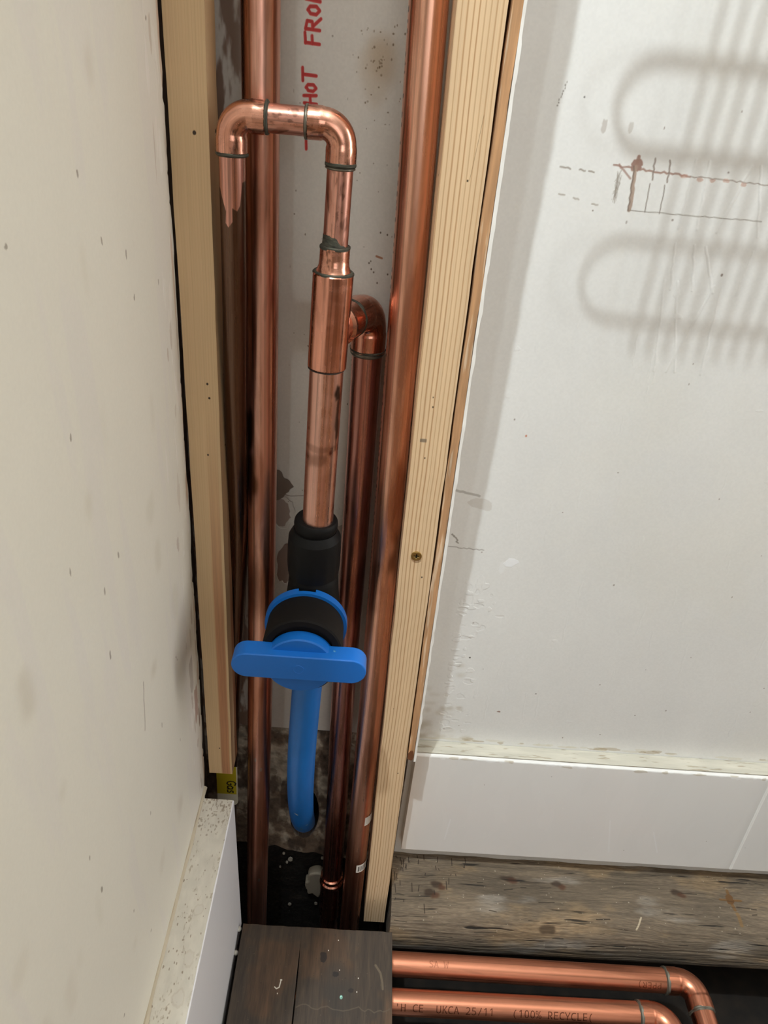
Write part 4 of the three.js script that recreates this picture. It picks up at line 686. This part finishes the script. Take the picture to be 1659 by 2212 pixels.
// ---------------------------------------------------------------- pipes under the floor
function printed(seed, L, lines) {
  return copperMat({ seed, h: 2048, L, tone: [182, 104, 66], tarnish: 0.5, spots: 0.15, rough: 0.40, draw: (g, w, h) => {
    for (const [txt, x, u, flip, size, a] of lines) { g.save(); g.translate(u * w, x / L * h); g.rotate(flip ? -Math.PI / 2 : Math.PI / 2); g.scale(1, 256 / (2 * Math.PI * 0.0122) / (2048 / L)); g.font = `${Math.round(size * 2048 / L)}px monospace`; g.fillStyle = `rgba(66,34,24,${a})`; g.textBaseline = 'middle'; g.fillText(txt, 0, 0); g.restore(); }
  } });
}
function floorPipe(name, label, y, z0, z1, xs, xe, mat, back) {
  const t = thing(name, label, 'pipe'), r = 0.0121, R = 0.017, sk = 0.013, TW = V(0, 0, 1), RT = V(1, 0, 0);
  const fm = copperMat({ seed: 410 + Math.round(xe * 100), w: 256, h: 512, L: 0.1, tone: [186, 106, 68], tarnish: 0.35, spots: 0.25, rough: 0.32 });
  part(t, 'run', sweep(line(V(xs, y, z0), V(xe + 0.003, y, z1)), r, { step: 0.05 }), mat);
  const p0 = V(xe, y, z1), p1 = p0.clone().addScaledVector(RT, sk), arc = new Arc(p1, RT, TW, R), p2 = arc.getPoint(1), p3 = p2.clone().addScaledVector(TW, sk), q = R * Math.PI / 2, rs = r + 0.0013, rb = r + 0.0008;
  part(t, 'elbow', sweep(path(line(p0, p1), arc, line(p2, p3)), [[0, rs - 0.0004], [0.0006, rs], [sk - 0.001, rs], [sk, rb], [sk + q, rb], [sk + q + 0.001, rs], [2 * sk + q - 0.0006, rs], [2 * sk + q, rs - 0.0004]], { step: 0.0014, seg: 44 }), fm);
  const ring = (p, d, sd) => part(t, 'solder_ring', sweep(line(p.clone().addScaledVector(d, -0.0024), p.clone().addScaledVector(d, 0.0024)), [[0, r], [0.0012, r + 0.0013], [0.0034, r + 0.0014], [0.0048, r + 0.0002]], { seg: 40, wobble: 0.08, seed: sd, ref: d.z ? V(0, 1, 0) : V(0, 0, -1) }), solderM, 'grey solder bead');
  ring(p0, RT, 3); ring(p3, TW, 5);
  part(t, 'return_leg', sweep(line(p3.clone().addScaledVector(TW, -0.003), p3.clone().addScaledVector(TW, back)), r, { step: 0.05, ref: V(0, 1, 0) }), fm);
}
floorPipe('underfloor_pipe', 'copper pipe under the floor running close along the weathered beam', -0.0335, 0.1105, 0.1125, -0.05, 0.3690, printed(420, 0.419, [['SA W', 0.162, 0.70, false, 0.0085, 0.4], ['PPER)', 0.408, 0.60, true, 0.0085, 0.55]]), 0.25);
floorPipe('underfloor_pipe', 'copper pipe under the floor printed with dark lettering, nearest the viewer', -0.0335, 0.1482, 0.1478, -0.05, 0.3305, printed(440, 0.3805, [["'H CE  UKCA 25/11   (100% RECYCLE(", 0.126, 0.615, false, 0.0098, 0.72]]), 0.21);
solo('paper_scrap', (() => { const g = extrudeFlat(blobShape(0, 0, 0.03, 0.012, 5, 8, 0.2), 0.0006); g.rotateX(-Math.PI / 2); g.translate(0.088, -0.05, 0.187); return g; })(), std({ color: 0xc9cdd2, roughness: 0.7 }), 'small white scrap beside the floorboard, under the nearer floor pipe', 'scrap');

// ---------------------------------------------------------------- out of view, but throwing the soft shadows on the right wall
{
  const t = thing('wire_rack', 'white wire hanging rack with two looped rails above the pipes', 'rack');
  const m = std({ color: 0xe4e2dc, roughness: 0.4 }), z = 0.14;
  const S = (x, y) => V(0.8133 * x - 0.0498, 0.8133 * y + 0.392, z);       // rack point from where its shadow falls
  const loop = (x0, ya, yb) => { const a = S(x0, ya), b = S(x0, yb), r = (a.y - b.y) / 2, yc = (a.y + b.y) / 2, pts = []; for (let i = 0; i <= 16; i++) { const k = Math.PI / 2 + i / 16 * Math.PI; pts.push(V(a.x + r + r * Math.cos(k), yc + r * Math.sin(k), z)); } pts.unshift(V(0.30, a.y, z)); pts.push(V(0.30, b.y, z)); return path(...pts.slice(1).map((p, i) => line(pts[i], p))); };
  part(t, 'rail', sweep(loop(0.142, 0.7945, 0.7435), 0.0019, { seg: 10, step: 0.003, caps: true }), m);
  part(t, 'rail', sweep(loop(0.144, 0.689, 0.6345), 0.0013, { seg: 10, step: 0.003, caps: true }), m);
  for (let k = 0; k < 9; k++) { const a = S(0.1890 + 0.0125 * k, 0.62); part(t, 'wire', sweep(line(V(a.x, 1.15, z + 0.003), V(a.x, a.y, z + 0.003)), 0.0012, { seg: 8, step: 0.1 }), m); }
  part(t, 'top_bar', sweep(line(V(0.09, 1.15, z), V(0.30, 1.15, z)), 0.0025, { seg: 10 }), m);
  for (const x of [0.275, 0.295]) part(t, 'bracket', sweep(line(V(x, 1.15, z), V(x, 1.15, 0)), 0.003, { seg: 10, ref: V(0, 1, 0) }), m);
}
{
  const t = thing('ceiling_light', 'two-bulb ceiling light above and behind the viewer', 'light');
  const white = std({ color: 0xeeeeea, roughness: 0.5 });
  part(t, 'ceiling_rose', new THREE.CylinderGeometry(0.05, 0.06, 0.03, 32).translate(-0.22, 2.385, 0.75), white);
  part(t, 'stem', sweep(line(V(-0.22, 2.37, 0.75), V(-0.22, 2.16, 0.75)), 0.006, { seg: 16 }), white);
  part(t, 'arm', sweep(line(V(-0.267, 2.16, 0.75), V(-0.172, 2.16, 0.75)), 0.006, { seg: 16 }), white);
  LAMP.forEach((p, i) => {
    part(t, 'bulb_holder', sweep(line(V(p.x, 2.165, p.z), V(p.x, 2.122, p.z)), 0.012, { seg: 20 }), white);
    part(t, 'bulb', new THREE.SphereGeometry(0.02, 24, 16).translate(p.x, p.y, p.z), std({ color: 0xffffff, emissive: new THREE.Color(0.92, 1, 1.02), emissiveIntensity: i ? 3 : 8 }));
    const l = new THREE.PointLight(new THREE.Color(0.90, 1.0, 1.03), LAMP_POWER[i], 0, 2); l.position.copy(p); l.castShadow = true; l.shadow.radius = 0.75; scene.add(l);
  });
}

scene.traverse((o) => { if (o.isMesh) o.castShadow = o.receiveShadow = true; });
renderer.render(scene, camera);
